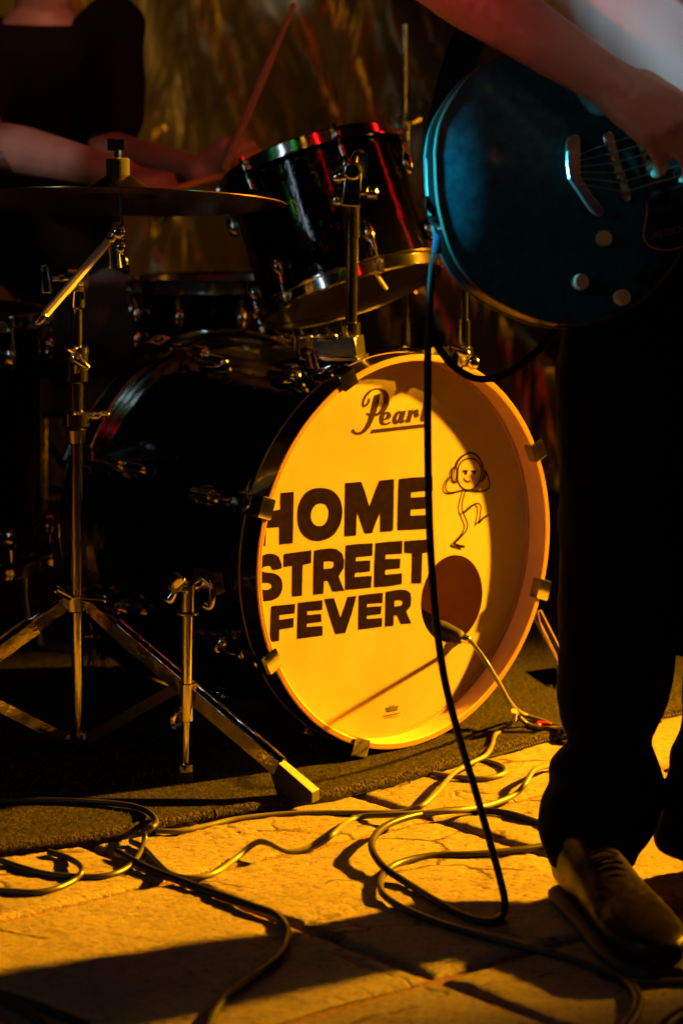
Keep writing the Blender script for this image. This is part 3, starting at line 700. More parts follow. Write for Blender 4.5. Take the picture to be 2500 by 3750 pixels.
# tom mount receiver on the shell top
Yt = 3.77
mt = MB(); Rm = Matrix.Rotation(radians(-14), 3, 'Z')
pc = at(1222, 1262, Yt)
mt.box(pc, (.088, .060, .030), Rm, .93); mt.box(pc-V((0, 0, .019)), (.096, .068, .008), Rm)
mt.cyl(pc+V((-.045, -.012, -.016)), pc+V((-.045, -.012, .018)), .016, seg=24, bev=.003)
o_ = part('tom_mount', mt, mat('satin_chrome', (.85, .82, .76), .16, 1, bump=(40, .2, .002)), bd); bv = o_.modifiers.new('b', 'BEVEL'); bv.width = .003; bv.segments = 2; bv.limit_method = 'ANGLE'
wg = MB(); q0 = at(1135, 1300, 3.74); q1 = at(1152, 1368, 3.72)
wg.cyl(q0+V((0, 0, .01)), q0, .006, seg=12); wg.cyl(q0, q1, .009, .011, 18, .002); part('mount_wing_bolt', wg, chrome, bd)
lg = MB(); lg.cyl(at(1090, 1215, 3.78), at(1120, 1300, 3.74), .008, seg=12); lg.ell(at(1190, 1230, 3.74), (.02, .01, .008)); part('mount_clamp', lg, chrome, bd)

# ------------------------------------------------------------------ tom holder
th_ = thing('tom_holder', 'chrome tom post with ratchet clamp rising from the bass drum top', 'tom holder', at(1285, 1230, Yt))
pA_, pB_ = at(1285, 1235, Yt), at(1290, 750, Yt)
part('post', MB().cyl(pA_, pB_, .0095, seg=28), chrome, th_)
for q_ in ((1290, 870, 745, .0112), (1285, 1235, 1180, .0145)): part('collar', MB().cyl(at(q_[0], q_[1], Yt), at(q_[0], q_[2], Yt), q_[3], seg=28, bev=.001), chrome, th_)
ck = MB(); ck.box(at(1288, 690, Yt), (.030, .034, .056), Matrix.Rotation(radians(4), 3, 'Y'), .9)
ck.lathe([(.013, -.02), (.0155, -.016), (.0155, .016), (.013, .02)], at(1288, 625, Yt), (0, 1, 0), 24)
ob = part('ratchet_clamp', ck, chrome, th_); bv = ob.modifiers.new('b', 'BEVEL'); bv.width = .003; bv.segments = 2; bv.limit_method = 'ANGLE'
kn = MB(); kn.cyl(at(1310, 705, Yt-.005), at(1345, 705, Yt-.005), .0055, seg=14); kn.cyl(at(1342, 706, Yt-.005), at(1382, 708, Yt-.005), .011, .012, 10, .002); part('wing_screw', kn, chrome, th_)
kn = MB(); kn.cyl(at(1265, 640, Yt-.005), at(1215, 655, Yt-.01), .013, .010, 16, .003); kn.ell(at(1232, 733, Yt-.01), (.009, .007, .010)); part('drum_key_bolt', kn, chrome, th_)
ar = MB(); ar.tube([at(1290, 625, Yt), at(1300, 575, Yt+.02), at(1318, 560, Yt+.06), at(1310, 600, Yt+.10)], .0065, 14, 6); part('tom_arm', ar, chrome, th_)
pl_ = MB(); pl_.box(at(1325, 605, Yt+.02), (.022, .008, .04), Matrix.Rotation(radians(8), 3, 'Y'), .8); part('arm_plate', pl_, chrome, th_)

# ------------------------------------------------------------------ generic tom / snare
def flanged_hoop(R, z, up):
    k = 1 if up else -1
    pr = [(R-.0045, z-k*.001), (R+.001, z-k*.001), (R+.001, z-k*.017), (R+.009, z-k*.0185), (R+.009, z-k*.0215), (R-.0008, z-k*.021), (R-.0008, z+k*.0005), (R-.003, z+k*.0030), (R-.0055, z+k*.001)]
    return MB().lathe(pr, seg=96, closed=True)
def drum(name, label, M, R, D, nl, mats=(black_gloss,), phase=0., head_t=head_dull, group=None, cat='drum', skipparts=False):
    t = thing(name, label, cat, M=M, group=group)
    part('shell', MB().lathe([(R-.006, 0), (R-.006, D), (R-.012, D), (R-.012, 0)], seg=96, closed=True), black_gloss, t, True)
    part('hoop', flanged_hoop(R+.004, D+.012, True), chrome, t, True)
    part('hoop', flanged_hoop(R+.004, -.012, False), chrome, t, True)
    part('top_head', MB().lathe([(.0001, D+.001), (R-.002, D+.001), (R+.002, D-.004), (R-.002, D-.001), (.0001, D)], seg=96), head_white if head_t is head_white else head_dull, t, True)
    part('bottom_head', MB().lathe([(.0001, -.001), (R-.002, -.001), (R+.002, .004), (R-.002, .001), (.0001, 0)], seg=96), head_dull, t, True)
    lugs = []
    for s in (1, -1):
        c = D*.5+s*(D*.5-.052)
        lm = MB(); lm.ell((0, R+.003, c), (.011, .012, .021)); lm.cyl((0, R+.006, c), (0, R+.008, c+s*.032), .006, .005, 12)
        rm = MB(); rm.cyl((0, R+.009, c+s*.02), (0, R+.009, D*.5+s*(D*.5+.012)), .0027, seg=8); rm.cyl((0, R+.009, D*.5+s*(D*.5-.003)), (0, R+.009, D*.5+s*(D*.5+.003)), .0065, seg=10); rm.box((0, R+.009, D*.5+s*(D*.5+.013)), (.007, .007, .010))
        lugs.append((lm.mesh('lug', chrome), rm.mesh('tension_rod', chrome)))
    for k in range(nl):
        ML = Matrix.Rotation(2*pi*k/nl+phase, 4, 'Z')
        for lug, rod in lugs: l_ = place('lug', lug, t, ML); place('tension_rod', rod, l_, Matrix.Identity(4))
    return t
ax = V((-.305, .27, .92)).normalized()
bc = at(1282, 1062, 4.0)
MT = frame(bc, ax, (0, -1, 0))
rt = drum('rack_tom', 'glossy black rack tom tilted on its post above the bass drum', MT, .152, .222, 6, phase=radians(22), cat='tom drum')
# short thin bar under its hoop
part('short_bar', MB().cyl(at(1372, 1000, 3.875), at(1412, 1058, 3.90), .0036, seg=10), mat('dull_brass', (.5, .38, .2), .5, .6), rt)
sn = drum('snare_drum', 'dark snare drum with chrome hoops half hidden behind the rack tom', frame(at(835, 1340, 4.45)+V((0, 0, 0)), V((0, .03, 1)), (0, -1, 0)), .178, .150, 10, phase=radians(10), cat='snare drum')
sst = thing('snare_stand', 'dark metal stand holding the snare drum behind the bass drum', 'stand', (at(835, 1340, 4.45).x, 4.45, .012))
xb = at(835, 1340, 4.45)
part('post', MB().cyl((xb.x, 4.45, .05), (xb.x, 4.45, xb.z-.02), .011, seg=16), chrome_worn, sst)
for k in range(3):
    a = 2*pi*k/3+.5
    part('leg', MB().tube([(xb.x, 4.45, .28), (xb.x+.10*cos(a), 4.45+.10*sin(a), .17), (xb.x+.26*cos(a), 4.45+.26*sin(a), .022)], .007, 8, 4), chrome_worn, sst)
    part('basket_arm', MB().tube([(xb.x, 4.45, xb.z-.05), (xb.x+.12*cos(a), 4.45+.12*sin(a), xb.z-.035), (xb.x+.19*cos(a), 4.45+.19*sin(a), xb.z-.012), (xb.x+.19*cos(a), 4.45+.19*sin(a), xb.z+.012)], .005, 8, 4), chrome_worn, sst)
fz = at(0, 2040, 4.1).z
ft = drum('floor_tom', 'large black floor tom on three legs at the left edge', frame((at(-262, 0, 4.1).x, 4.1, fz), (0, 0, 1), (0, -1, 0)), .198, .405, 8, phase=radians(6), cat='floor tom')
for k in range(3):
    a = radians(50+120*k); c = V((at(-262, 0, 4.1).x, 4.1, 0)); q = c+V((cos(a), sin(a), 0))*.222; q2 = c+V((cos(a), sin(a), 0))*.25
    lg_ = part('leg', MB().tube([q+V((0, 0, .48)), q+V((0, 0, .2)), q+V((0, 0, .1)), q2+V((0, 0, .02))], .0055, 10, 4), chrome, ft)
    part('leg_bracket', MB().box(q+V((0, 0, .36))-V((cos(a), sin(a), 0))*.008, (.03, .03, .045)), chrome, ft)
    part('rubber_foot', MB().cap(q2+V((0, 0, .024)), q2+V((0, 0, .035)), .012, .009), rubber, lg_)

# hoop-mounted post at the right of the bass drum
hp = MBD @ V((RO*cos(radians(72)), RO*sin(radians(72)), -.03)); hp = V((at(1700, 0, hp.y).x, hp.y, hp.z))
cp = thing('hoop_post', 'slim chrome rod clamped upright on the bass drum hoop beside the guitar', 'clamp rod', hp)
part('rod', MB().cyl(hp+V((0, 0, .01)), hp+V((0, 0, .50)), .0055, seg=16), chrome, cp)
part('rod_sleeve', MB().cyl(hp+V((0, 0, .012)), hp+V((0, 0, .060)), .0088, seg=18, bev=.001), chrome, cp)
k_ = MB(); k_.box(hp+V((-.004, -.004, .004)), (.032, .034, .022), MBD.to_3x3(), .8); k_.cap(hp+V((-.022, -.02, .018)), hp+V((.0, -.02, .010)), .006, .008); k_.ell(hp+V((.012, -.022, -.004)), (.010, .008, .011)); part('hoop_clamp', k_, chrome, cp)

# dark stand behind the toms
bs = thing('rear_cymbal_stand', 'thin dark upright stand rod with wing clamp behind the rack tom', 'cymbal stand', (at(1487, 0, 4.7).x, 4.7, .012))
bx = at(1487, 0, 4.7).x
part('upper_rod', MB().cyl(at(1480, 90, 4.7), at(1480, 460, 4.7), .0042, seg=12), chrome_worn, bs)
part('tube', MB().cyl(at(1482, 455, 4.7), (bx+.004, 4.7, .5), .0095, seg=16).cyl((bx+.004, 4.7, .51), (bx+.004, 4.7, .06), .0125, seg=16), chrome_worn, bs)
k_ = MB(); k_.cyl(at(1480, 425, 4.7), at(1480, 480, 4.7), .014, seg=14, bev=.002); k_.tube([at(1478, 440, 4.68), at(1510, 445, 4.68), at(1540, 430, 4.68)], .007, 8, 4); part('clamp', k_, chrome, bs); part('clamp', MB().cyl(at(1493, 1175, 4.7), at(1493, 1265, 4.7), .016, seg=16, bev=.002), chrome, bs)
for k in range(3):
    a = 2*pi*k/3+1.0
    part('leg', MB().tube([(bx, 4.7, .3), (bx+.15*cos(a), 4.7+.15*sin(a), .17), (bx+.3*cos(a), 4.7+.3*sin(a), .022)], .009, 8, 4), chrome_worn, bs)

# ------------------------------------------------------------------ front cymbal stand
YP = 3.6
def P(u, v, Y=YP): return at(u, v, Y)
cs = thing('cymbal_stand', 'chrome tripod boom cymbal stand with amber highlights left of the bass drum', 'cymbal stand', (P(283, 0).x, YP, .012))
part('lower_tube', MB().cyl(P(284, 2700), P(283, 1600), .0089, seg=28), chrome, cs)
part('middle_tube', MB().cyl(P(283, 1600), P(282, 1270), .0098, seg=28), chrome, cs)
part('upper_tube', MB().cyl(P(282, 1290), P(282, 1060), .0082, seg=28), chrome, cs)
cc = MB(); cc.cyl(P(282, 1400), P(282, 1276), .0172, seg=26, bev=.002); cc.cyl(P(282, 1300), P(282, 1268), .0182, seg=26, bev=.002); part('height_clamp', cc, chrome, cs)
wgn = MB(); wgn.cyl(P(281, 1365, 3.578), P(281, 1320, 3.575), .0045, seg=12); wgn.tube([P(250, 1285, 3.576), P(285, 1318, 3.572), P(325, 1350, 3.574)], .006, 10, 4, lambda t: .0045+.004*sin(pi*t)); part('wing_nut', wgn, chrome, cs)
cc = MB(); cc.cyl(P(282, 1565), P(282, 1505), .0205, seg=28, bev=.003); cc.cyl(P(282, 1624), P(282, 1572), .0125, .0145, 28, .001); part('memory_clamp', cc, chrome, cs)
wgn = MB(); wgn.cyl(P(325, 1522), P(372, 1520), .0045, seg=12); wgn.cyl(P(370, 1514), P(402, 1518), .005, .0035, 10, .001); wgn.ell(P(350, 1524), (.009, .006, .007)); part('wing_bolt', wgn, chrome, cs)
cc = MB(); cc.cyl(P(283, 2238), P(283, 2178), .0165, seg=26, bev=.002)
for s in (-1, 1): cc.box(P(283+s*52, 2212), (.022, .018, .018), Matrix.Rotation(radians(s*20), 3, 'Y'))
part('leg_collar', cc, chrome, cs)
cc = MB(); cc.cyl(P(284, 2716), P(284, 2680), .0135, seg=24, bev=.002)
for s in (-1, 1): cc.cap(P(284+s*20, 2700), P(284+s*58, 2702), .010, .0085)
part('brace_collar', cc, chrome, cs)
for k, (u, v) in enumerate(((200, 2155), (395, 2195))):
    part('collar_knob', MB().cyl(P(262 if k == 0 else 300, 2190, 3.58), P(u, v, 3.56), .005, .0075, 14, .002), chrome, cs)
ccen = V((P(283, 0).x, YP, 0))
def strap_bar(mb, a, b, wd, th, up):
    d_ = (b-a); L_ = d_.length; z = d_.normalized(); x = V(up).cross(z).normalized(); y = z.cross(x)
    mb.box((a+b)/2, (wd, th, L_), Matrix((x, y, z)).transposed())
top = ccen+V((0, 0, P(0, 2212).z)); bot = ccen+V((0, 0, P(0, 2700).z))
f1 = gr(1130, 2885, .03)
R1v = (V((f1.x, f1.y, 0))-ccen); rad = R1v.length
for k in range(3):
    dv = Matrix.Rotation(radians([0, -120, 120][k]), 3, 'Z') @ R1v.normalized()
    a = top+dv*.024; b = ccen+dv*(rad-.048)+V((0, 0, .052))
    nrm = V((-dv.y, dv.x, 0))
    m1 = MB()
    for s in (-1, 1):
        m_ = a.lerp(b, .13)
        strap_bar(m1, a+nrm*s*.004, m_+nrm*s*.008, .0025, .018, (b-a).cross(nrm))
        strap_bar(m1, m_+nrm*s*.0085, b+nrm*s*.0085, .0025, .021, (b-a).cross(nrm))
    strap_bar(m1, a.lerp(b, .14)+(b-a).cross(nrm).normalized()*.009, b+(b-a).cross(nrm).normalized()*.009, .017, .0018, nrm.cross(b-a).cross(b-a)*1)
    m1.cyl(a.lerp(b, .5)-nrm*.012, a.lerp(b, .5)+nrm*.012, .006, seg=12); m1.cyl(a.lerp(b, .13)-nrm*.011, a.lerp(b, .13)+nrm*.011, .004, seg=10)
    ob = part('leg', m1, chrome_worn, cs, smooth=False)
    mid = a.lerp(b, .5); m2 = MB()
    strap_bar(m2, bot+dv*.02, mid, .002, .016, (mid-bot).cross(nrm)); part('brace', m2, chrome_worn if k else mat('dark_steel', (.18, .14, .10), .4, 1), cs, smooth=False)
    # wedge foot
    c0 = b+dv*.0; e0 = V((ccen.x, ccen.y, .012))+dv*rad
    d_ = (b-a).normalized(); q = V((-dv.y, dv.x, 0)); upv = q.cross(d_).normalized()
    if upv.z < 0: upv = -upv
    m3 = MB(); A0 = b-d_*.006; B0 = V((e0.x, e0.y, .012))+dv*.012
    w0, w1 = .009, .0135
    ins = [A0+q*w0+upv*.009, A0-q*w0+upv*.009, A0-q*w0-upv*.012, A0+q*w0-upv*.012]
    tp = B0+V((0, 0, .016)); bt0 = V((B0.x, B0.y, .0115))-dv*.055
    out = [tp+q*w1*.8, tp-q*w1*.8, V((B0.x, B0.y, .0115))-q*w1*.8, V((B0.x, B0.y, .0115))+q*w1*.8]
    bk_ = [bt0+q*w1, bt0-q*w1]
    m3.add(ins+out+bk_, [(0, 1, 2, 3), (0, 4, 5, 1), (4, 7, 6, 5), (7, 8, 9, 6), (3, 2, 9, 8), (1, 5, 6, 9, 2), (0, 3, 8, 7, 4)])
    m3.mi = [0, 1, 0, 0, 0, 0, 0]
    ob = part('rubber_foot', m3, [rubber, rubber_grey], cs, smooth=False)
    bv = ob.modifiers.new('b', 'BEVEL'); bv.width = .002; bv.segments = 2
# boom tilter, arm, cymbal seat
tl = MB()
tl.cyl(P(282, 1130), P(282, 1060), .0125, seg=24, bev=.002); tl.cyl(P(250, 1012), P(302, 1012), .0155, seg=26, bev=.002)
tl.lathe([(.008, 0), (.0215, .001), (.0215, .008), (.015, .012)], P(292, 1018), (1, 0, 0), 30)
tl.box(P(284, 1065), (.022, .02, .024)); part('boom_tilter', tl, chrome, cs)
tk = MB(); tk.cyl(P(250, 1018, 3.59), P(190, 1022, 3.58), .0052, seg=14); tk.cyl(P(222, 1020, 3.585), P(236, 1020, 3.585), .008, seg=14); part('tilter_bolt', tk, chrome, cs)
tk = MB(); tk.box(P(168, 1022, 3.58), (.015, .014, .044), Matrix.Rotation(radians(-6), 3, 'Y'), .75); o_ = part('tilter_wing', tk, chrome, cs); bv = o_.modifiers.new('b', 'BEVEL'); bv.width = .003; bv.segments = 2
b0, b1 = P(140, 1180, 3.545), P(412, 868, 3.60)
part('boom_arm', MB().cyl(b0.lerp(b1, .06), b1, .0068, seg=8), mat('brushed_boom', (.80, .76, .68), .42, .75, bump=(500, .2, .0003)), cs, smooth=False)
part('boom_end_cap', MB().cap(b0.lerp(b1, .0), b0.lerp(b1, .07), .0062, .0078), chrome, cs)
sk = MB(); c0 = P(425, 880)
sk.cap(P(410, 872), P(428, 850), .010, .011); sk.cyl(P(428, 900), P(432, 815), .008, .0095, 16, .002); sk.ell(P(440, 905), (.009, .009, .012)); sk.ell(P(432, 850), (.013, .012, .014))
sk.cyl(P(418, 905), P(424, 985), .0095, .0115, 14, .002); sk.tube([P(440, 935), P(455, 950), P(458, 970)], .005, 8, 4); sk.tube([P(446, 870), P(455, 885), P(448, 905)], .003, 6, 4)
part('cymbal_tilter', sk, chrome, cs)
cyA = V((.015, .135, 1)).normalized()   # cymbal axis, leans away from camera
cyc = P(432, 726)
part('cymbal_rod', MB().cyl(P(433, 830), P(434, 720), .0044, seg=14), chrome, cs)
part('threaded_rod', MB().cyl(cyc, cyc+V((0, 0, .086)), .0035, seg=10), chrome, cs)
part('felt_washer', MB().cyl(cyc+V((0, 0, .033)), cyc+V((0, 0, .060)), .0175, seg=24, bev=.002), felt, cs)
wq = MB(); tpz = cyc+V((0, 0, .062)); wq.cyl(tpz, tpz+V((0, 0, .010)), .0055, seg=12); wq.box(tpz+V((.002, -.006, .018)), (.018, .012, .016)); wq.box(tpz+V((-.010, .0, .018)), (.010, .010, .018)); part('wing_nut', wq, chrome, cs)
# cymbal
pr = []; prb = []
R_ = .252
for i in range(46):
    r = R_*i/45; rb = .062
    z = -.010*(r/R_)**2 + (.034*cos(min(1, r/rb)*pi/2)**1.2 if r < rb else 0)
    z += .00018*sin(r*1400)
    pr.append((max(r, .005), z+.0005)); prb.append((max(r, .005), z-.0009))
prof_c = pr + prb[::-1]
mc_ = MB(); mc_.lathe(prof_c, seg=160, closed=True)
cym = MB(); fm = frame(cyc+V((0, 0, .004)), cyA, (0, -1, 0)); cym.v = [fm @ p for p in mc_.v]; cym.f = mc_.f; cym.mi = mc_.mi
single('cymbal', cym, bronze, 'large bronze cymbal lying edge-on across the left of the picture', 'cymbal')

# ------------------------------------------------------------------ microphone in the drum port
m0 = ray_plane(1650, 2320, CB+nB*(HZ-.01), nB)
mic = thing('kick_microphone', 'black microphone lying in the round hole of the bass drum head', 'microphone', m0)
ma, mc2 = m0+V((-.055, .035, .012)), m0+V((.010, -.004, -.004))
part('body', MB().cap(ma, mc2, .022, .012, 20), rubber, mic)
part('grille', MB().ell(ma+(ma-mc2)*.15, (.027, .027, .027)), felt, mic)
part('plug', MB().cyl(mc2, mc2+V((.020, -.010, -.004)), .0075, .006, 16, .001), chrome_worn, mic)

# ------------------------------------------------------------------ cables
def cable(pts, r, matl, label, name='cable', group='cables lying around the drum kit', seg=10):
    P_ = []
    for q in pts:
        if isinstance(q, V): P_.append(q)
        elif len(q) == 2: P_.append(gr(q[0], q[1], r))
        elif q[2] == 'r': P_.append(gr(q[0], q[1], RUGZ+r+.001))
        elif q[2] > 1: P_.append(at(*q))
        else: P_.append(gr(q[0], q[1], q[2]))
    return single(name, MB().tube(P_, r, seg, 8), matl, label, 'cable', group=group)
pm_ = mc2+V((.018, -.009, -.004))
cable([pm_, (1735, 2362, 3.62), (1783, 2430, 3.57), (1830, 2508, 3.61), (1865, 2570, 3.70), (1908, 2612, 3.81), (1975, 2637, 'r'), (2045, 2657, 'r'), (2200, 2660, 'r'), (2420, 2640, 'r')], .0034, cable_g, 'grey microphone cable leaving the bass drum hole and running to the rug', group=None)
cable([(2250, 2655, 'r'), (2100, 2668, 'r'), (2045, 2666, 'r'), (1980, 2667, 'r'), (1930, 2652, 'r'), (1900, 2625, .03), (1880, 2605, .048), (1874, 2640, .03), (1850, 2662, 'r'), (1812, 2690, 'r'), (1800, 2730, 'r'), (1775, 2768, 'r'), (1720, 2796, .014),
       (1660, 2832, .016), (1600, 2900, .016), (1545, 2950, .012), (1480, 2972), (1390, 2975), (1290, 2975), (1150, 2976), (1000, 2984), (860, 3000), (746, 3026), (650, 3044), (560, 3040), (480, 3015)], .0036, cable_g, 'grey cable with a taped kink on the rug, crossing the stones to the left')
single('cable_tape', MB().cyl(gr(1882, 2603, .05), gr(1878, 2634, .034), .0052, seg=12), tape, 'small beige tape wrap round a cable kink on the rug', 'tape')
cable([V((.116, 2.965, .812)), (1580, 1000, 3.00), (1566, 1300, 3.0), (1568, 1800, 3.0), (1585, 2150, 3.0), (1620, 2450, 3.0), (1675, 2680, 3.0), (1735, 2880, 2.995), (1792, 3080, 2.98), (1830, 3220, 2.97), (1847, 3300, .02), (1838, 3352), (1800, 3376), (1735, 3368), (1640, 3325), (1500, 3240), (1405, 3175, .012), (1362, 3110, .018),
       (1372, 3060, .020), (1430, 3015, .017), (1540, 2982, .012), (1690, 2966), (1840, 2976), (1960, 3010), (2100, 3060), (2300, 3080)], .0048, cable_m, 'black guitar lead hanging from the guitar and looping on the stone floor', name='guitar_lead', group=None, seg=12)
cable([(2250, 3060), (2100, 3080), (1983, 3099), (1900, 3112), (1740, 3128), (1600, 3132), (1500, 3148), (1430, 3176), (1395, 3222, .008), (1400, 3270, .008), (1460, 3318), (1560, 3362), (1700, 3410), (1900, 3462), (2080, 3510), (2280, 3580), (2400, 3598), (2560, 3592)], .0046, cable_dk, 'dark cable forming the lower of two loops beside the shoe')
cable([(2180, 2790), (2020, 2803, .01), (1955, 2820, .022), (1922, 2870, .016), (1880, 2912), (1790, 2948), (1690, 2966, .012), (1560, 2975, .014), (1420, 2985, .012), (1330, 2990), (1270, 3010), (1225, 3050, .018), (1160, 3096, .006), (1061, 3117), (986, 3088, .016), (937, 3086, .016), (870, 3138), (788, 3196), (705, 3214), (630, 3202), (580, 3158), (530, 3107), (480, 3080)], .0040, cable_g, 'grey cable snaking in waves over the middle stones')
cable([(430, 3120), (540, 3180), (647, 3221), (746, 3258), (912, 3316), (1005, 3350), (1048, 3400), (1045, 3455), (1010, 3515), (912, 3588), (822, 3654), (770, 3740), (740, 3850)], .0052, cable_m, 'thick black cable curving down to the bottom edge of the picture', seg=12)
cable([(-200, 2940, 'r'), (0, 2935, 'r'), (180, 2930, 'r'), (330, 2936, 'r'), (450, 2946, 'r'), (530, 2966, 'r'), (570, 3000, .024), (562, 3026, .026), (528, 3038, .022), (530, 3080, .008), (505, 3135), (468, 3176), (400, 3205), (300, 3211), (180, 3202), (90, 3180), (0, 3150)], .0040, cable_dk, 'dark cable hooking off the rug edge at the left')
cable([(-150, 3265), (0, 3262), (120, 3268), (200, 3256), (268, 3226), (300, 3192, .010), (290, 3166, .010), (245, 3140), (180, 3120)], .0040, cable_dk, 'short dark cable end curling out from under the rug at the left edge')
cable([(1480, 2800), (1560, 2826), (1633, 2840), (1728, 2850), (1792, 2848), (1842, 2834), (1846, 2812), (1800, 2792), (1720, 2772), (1640, 2755)], .0040, cable_g, 'small coiled cable loop just in front of the rug')
cable([(-120, 3580), (0, 3650), (80, 3690), (160, 3750), (260, 3860)], .006, cable_m, 'thick black cable crossing the bottom left corner')
cable([(-60, 3620), (100, 3672), (200, 3708), (300, 3752), (420, 3830)], .0055, cable_m, 'black cable beside another in the bottom left corner')
cable([(2200, 3560), (2290, 3600), (2332, 3650), (2330, 3700), (2300, 3752), (2240, 3840)], .0065, cable_m, 'thick black cable bending down below the toe of the shoe')
cable([(2380, 3840), (2450, 3745), (2560, 3690)], .008, cable_m, 'black cable cutting the bottom right corner')
cable([V((.116, 2.970, .812)), (1582, 980, 3.02), (1572, 1130, 3.03), (1588, 1235, 3.04), (1635, 1315, 3.05), (1700, 1370, 3.06), (1765, 1388, 3.08), (1850, 1370, 3.12), (1960, 1290, 3.15), (2100, 1150, 3.2)], .0046, mat('matt_black_cable', (.002, .002, .002), .95, spec=0.), 'black cable sagging in a bend before the top right rim of the bass drum', group=None)
single('red_clip', MB().cap(gr(1972, 2650, .016), gr(2012, 2652, .016), .005, .003, 8).ell(gr(1968, 2655, .016), (.005, .005, .004)), red_tag, 'tiny red plastic clip on the rug beside the cables', 'clip')

# ------------------------------------------------------------------ guitar
nG = V((.26, -.94, .20)).normalized()
GP = at(2248, 615, 3.0)
def G(u, v, dz=0.0): return ray_plane(u, v, GP+nG*dz, nG)
gt = thing('electric_guitar', 'teal blue electric guitar with cream edge held by the standing player', 'guitar', G(2250, 1180))
OUT = [(1593, 558), (1604, 740), (1649, 909), (1712, 1012), (1808, 1092), (1967, 1165), (2119, 1185), (2246, 1156), (2366, 1085), (2455, 985), (2500, 901), (2545, 835), (2610, 770), (2700, 700), (2790, 610), (2840, 500), (2860, 410), (2905, 350),
       (2900, 240), (2850, 120), (2760, 40), (2650, 15), (2560, 55), (2500, 118), (2455, 175), (2395, 222), (2330, 240), (2240, 222), (2150, 190), (2040, 168), (1930, 175), (1824, 211), (1728, 271), (1649, 375), (1608, 462)]
OUTp = catmull([G(u, v) for u, v in OUT+OUT[:1]], 5)[:-1]
TH = .046
cen = sum(OUTp, V())/len(OUTp)
mb = MB(); n = len(OUTp)
lev = [(0, .997), (-.002, 1.0), (-TH+.004, 1.0), (-TH, .985)]
for dz, k in lev: mb.v += [cen+(p-cen)*k+nG*dz for p in OUTp]
for j in range(3):
    for i in range(n): a = j*n+i; b = j*n+(i+1) % n; mb.f.append((a, b, b+n, a+n)); mb.mi.append(0)
mb.f.append(tuple(range(3*n, 4*n))); mb.mi.append(0)
part('body', mb, guitar_side, gt)
# arched top
mb = MB(); K = 14
def arch(k): return .020*(1-k**2.0)
Cl = G(2130, 640)
for j in range(K+1):
    k = 1-j/K
    for p in OUTp: q = Cl.lerp(p, max(k, .002)*.992); mb.v.append(q + nG*(arch(k)+.0006))
for j in range(K):
    for i in range(n): a = j*n+i; b = j*n+(i+1) % n; mb.f.append((a, b, b+n, a+n)); mb.mi.append(0)
part('top', mb, teal, gt)
part('edge_binding', MB().tube([cen+(p-cen)*.998-nG*.0016 for p in OUTp]+[cen+(OUTp[0]-cen)*.998-nG*.0016], .0026, 8, 1), binding, gt)
part('back_binding', MB().tube([cen+(p-cen)*.998-nG*(TH-.004) for p in OUTp]+[cen+(OUTp[0]-cen)*.998-nG*(TH-.004)], .0022, 8, 1), mat('amber_binding', (.012, .007, .004), .4), gt)
TZ = .0195
# V tailpiece
def slab(name, pts, z0, th, matl, bev=.0015):
    mb = MB(); mb.poly([[G(u, v, z0) for u, v in pts]], nG, th); o = part(name, mb, matl, gt, smooth=True)
    if bev: b = o.modifiers.new('b', 'BEVEL'); b.width = bev; b.segments = 3; b.limit_method = 'ANGLE'
    return o
def rl(l, n=3): return rnd_loop(l, n)
slab('tailpiece', [(2066, 525), (2074, 505), (2098, 496), (2116, 506), (2119, 540), (2120, 650), (2160, 715), (2200, 765), (2205, 785), (2190, 797), (2165, 792), (2145, 770), (2100, 700), (2072, 660), (2065, 600)], TZ+.003, .009, mat('tailpiece_chrome', (.6, .5, .45), .22, 1), .003)
slab('tailpiece_end', [(2072, 520), (2080, 505), (2098, 499), (2114, 508), (2117, 545), (2073, 555)], TZ+.013, .0012, chrome, 0)
slab('bridge', [(2196, 500), (2208, 486), (2228, 486), (2240, 505), (2262, 590), (2290, 660), (2308, 715), (2302, 740), (2280, 742), (2262, 720), (2230, 620), (2205, 545)], TZ, .009, chrome, .003)
for k in range(6):
    t = (k+.7)/6.8; u = 2214+(2290-2214)*t; v = 500+(728-500)*t
    slab('bridge_saddle', [(u-8, v-11), (u+10, v-14), (u+16, v+8), (u-3, v+12)], TZ+.009, .004, chrome if k % 2 == 0 else knob_m, .0008)
for k in range(6):
    t = k/5; a = G(2118+6*t, 567+190*t*.56, TZ+.012); u0, v0 = 2216+66*t, 528+175*t
    b = G(u0, v0, TZ+.014); c = G(3000, v0-(3000-u0)*.306+10, TZ+.012)
    part('string', MB().tube([a, b, c], .00055+.0002*t, 6, 1), steel, gt)
slab('bridge_pickup', [(2295, 455), (2345, 440), (2460, 640), (2463, 660), (2375, 682), (2368, 675)], TZ+.001, .008, chrome_worn, .002)
slab('pickup_frame', [(2285, 445), (2352, 425), (2478, 650), (2478, 668), (2368, 695), (2355, 685)], TZ-.002, .004, guard, .001)
for k in range(6):
    t = k/5; u = 2335+60*t; v = 520+125*t
    part('pole_piece', MB().cyl(G(u, v, TZ+.008), G(u, v, TZ+.0105), .0024, seg=12), knob_m, gt)
slab('neck_pickup', [(2560, 380), (2610, 365), (2700, 590), (2650, 610)], TZ+.001, .008, chrome_worn, .002)
gl = [(2366, 735), (2368, 780), (2355, 850), (2362, 885), (2390, 908), (2450, 915), (2500, 900), (2560, 860), (2640, 780), (2660, 640), (2560, 655), (2480, 690), (2380, 712)]
slab('pickguard', gl, TZ-.001, .0022, guard, 0)
part('pickguard_edge', MB().tube([G(u, v, TZ+.0002) for u, v in gl[:8]], .0012, 6, 5), copper_edge, gt)
P0 = G(2437, 853, TZ+.0016); gx = (G(2480, 843, TZ)-G(2400, 862, TZ)).normalized()
Mx = Matrix((gx, nG.cross(gx), nG)).transposed().to_4x4(); Mx.translation = P0
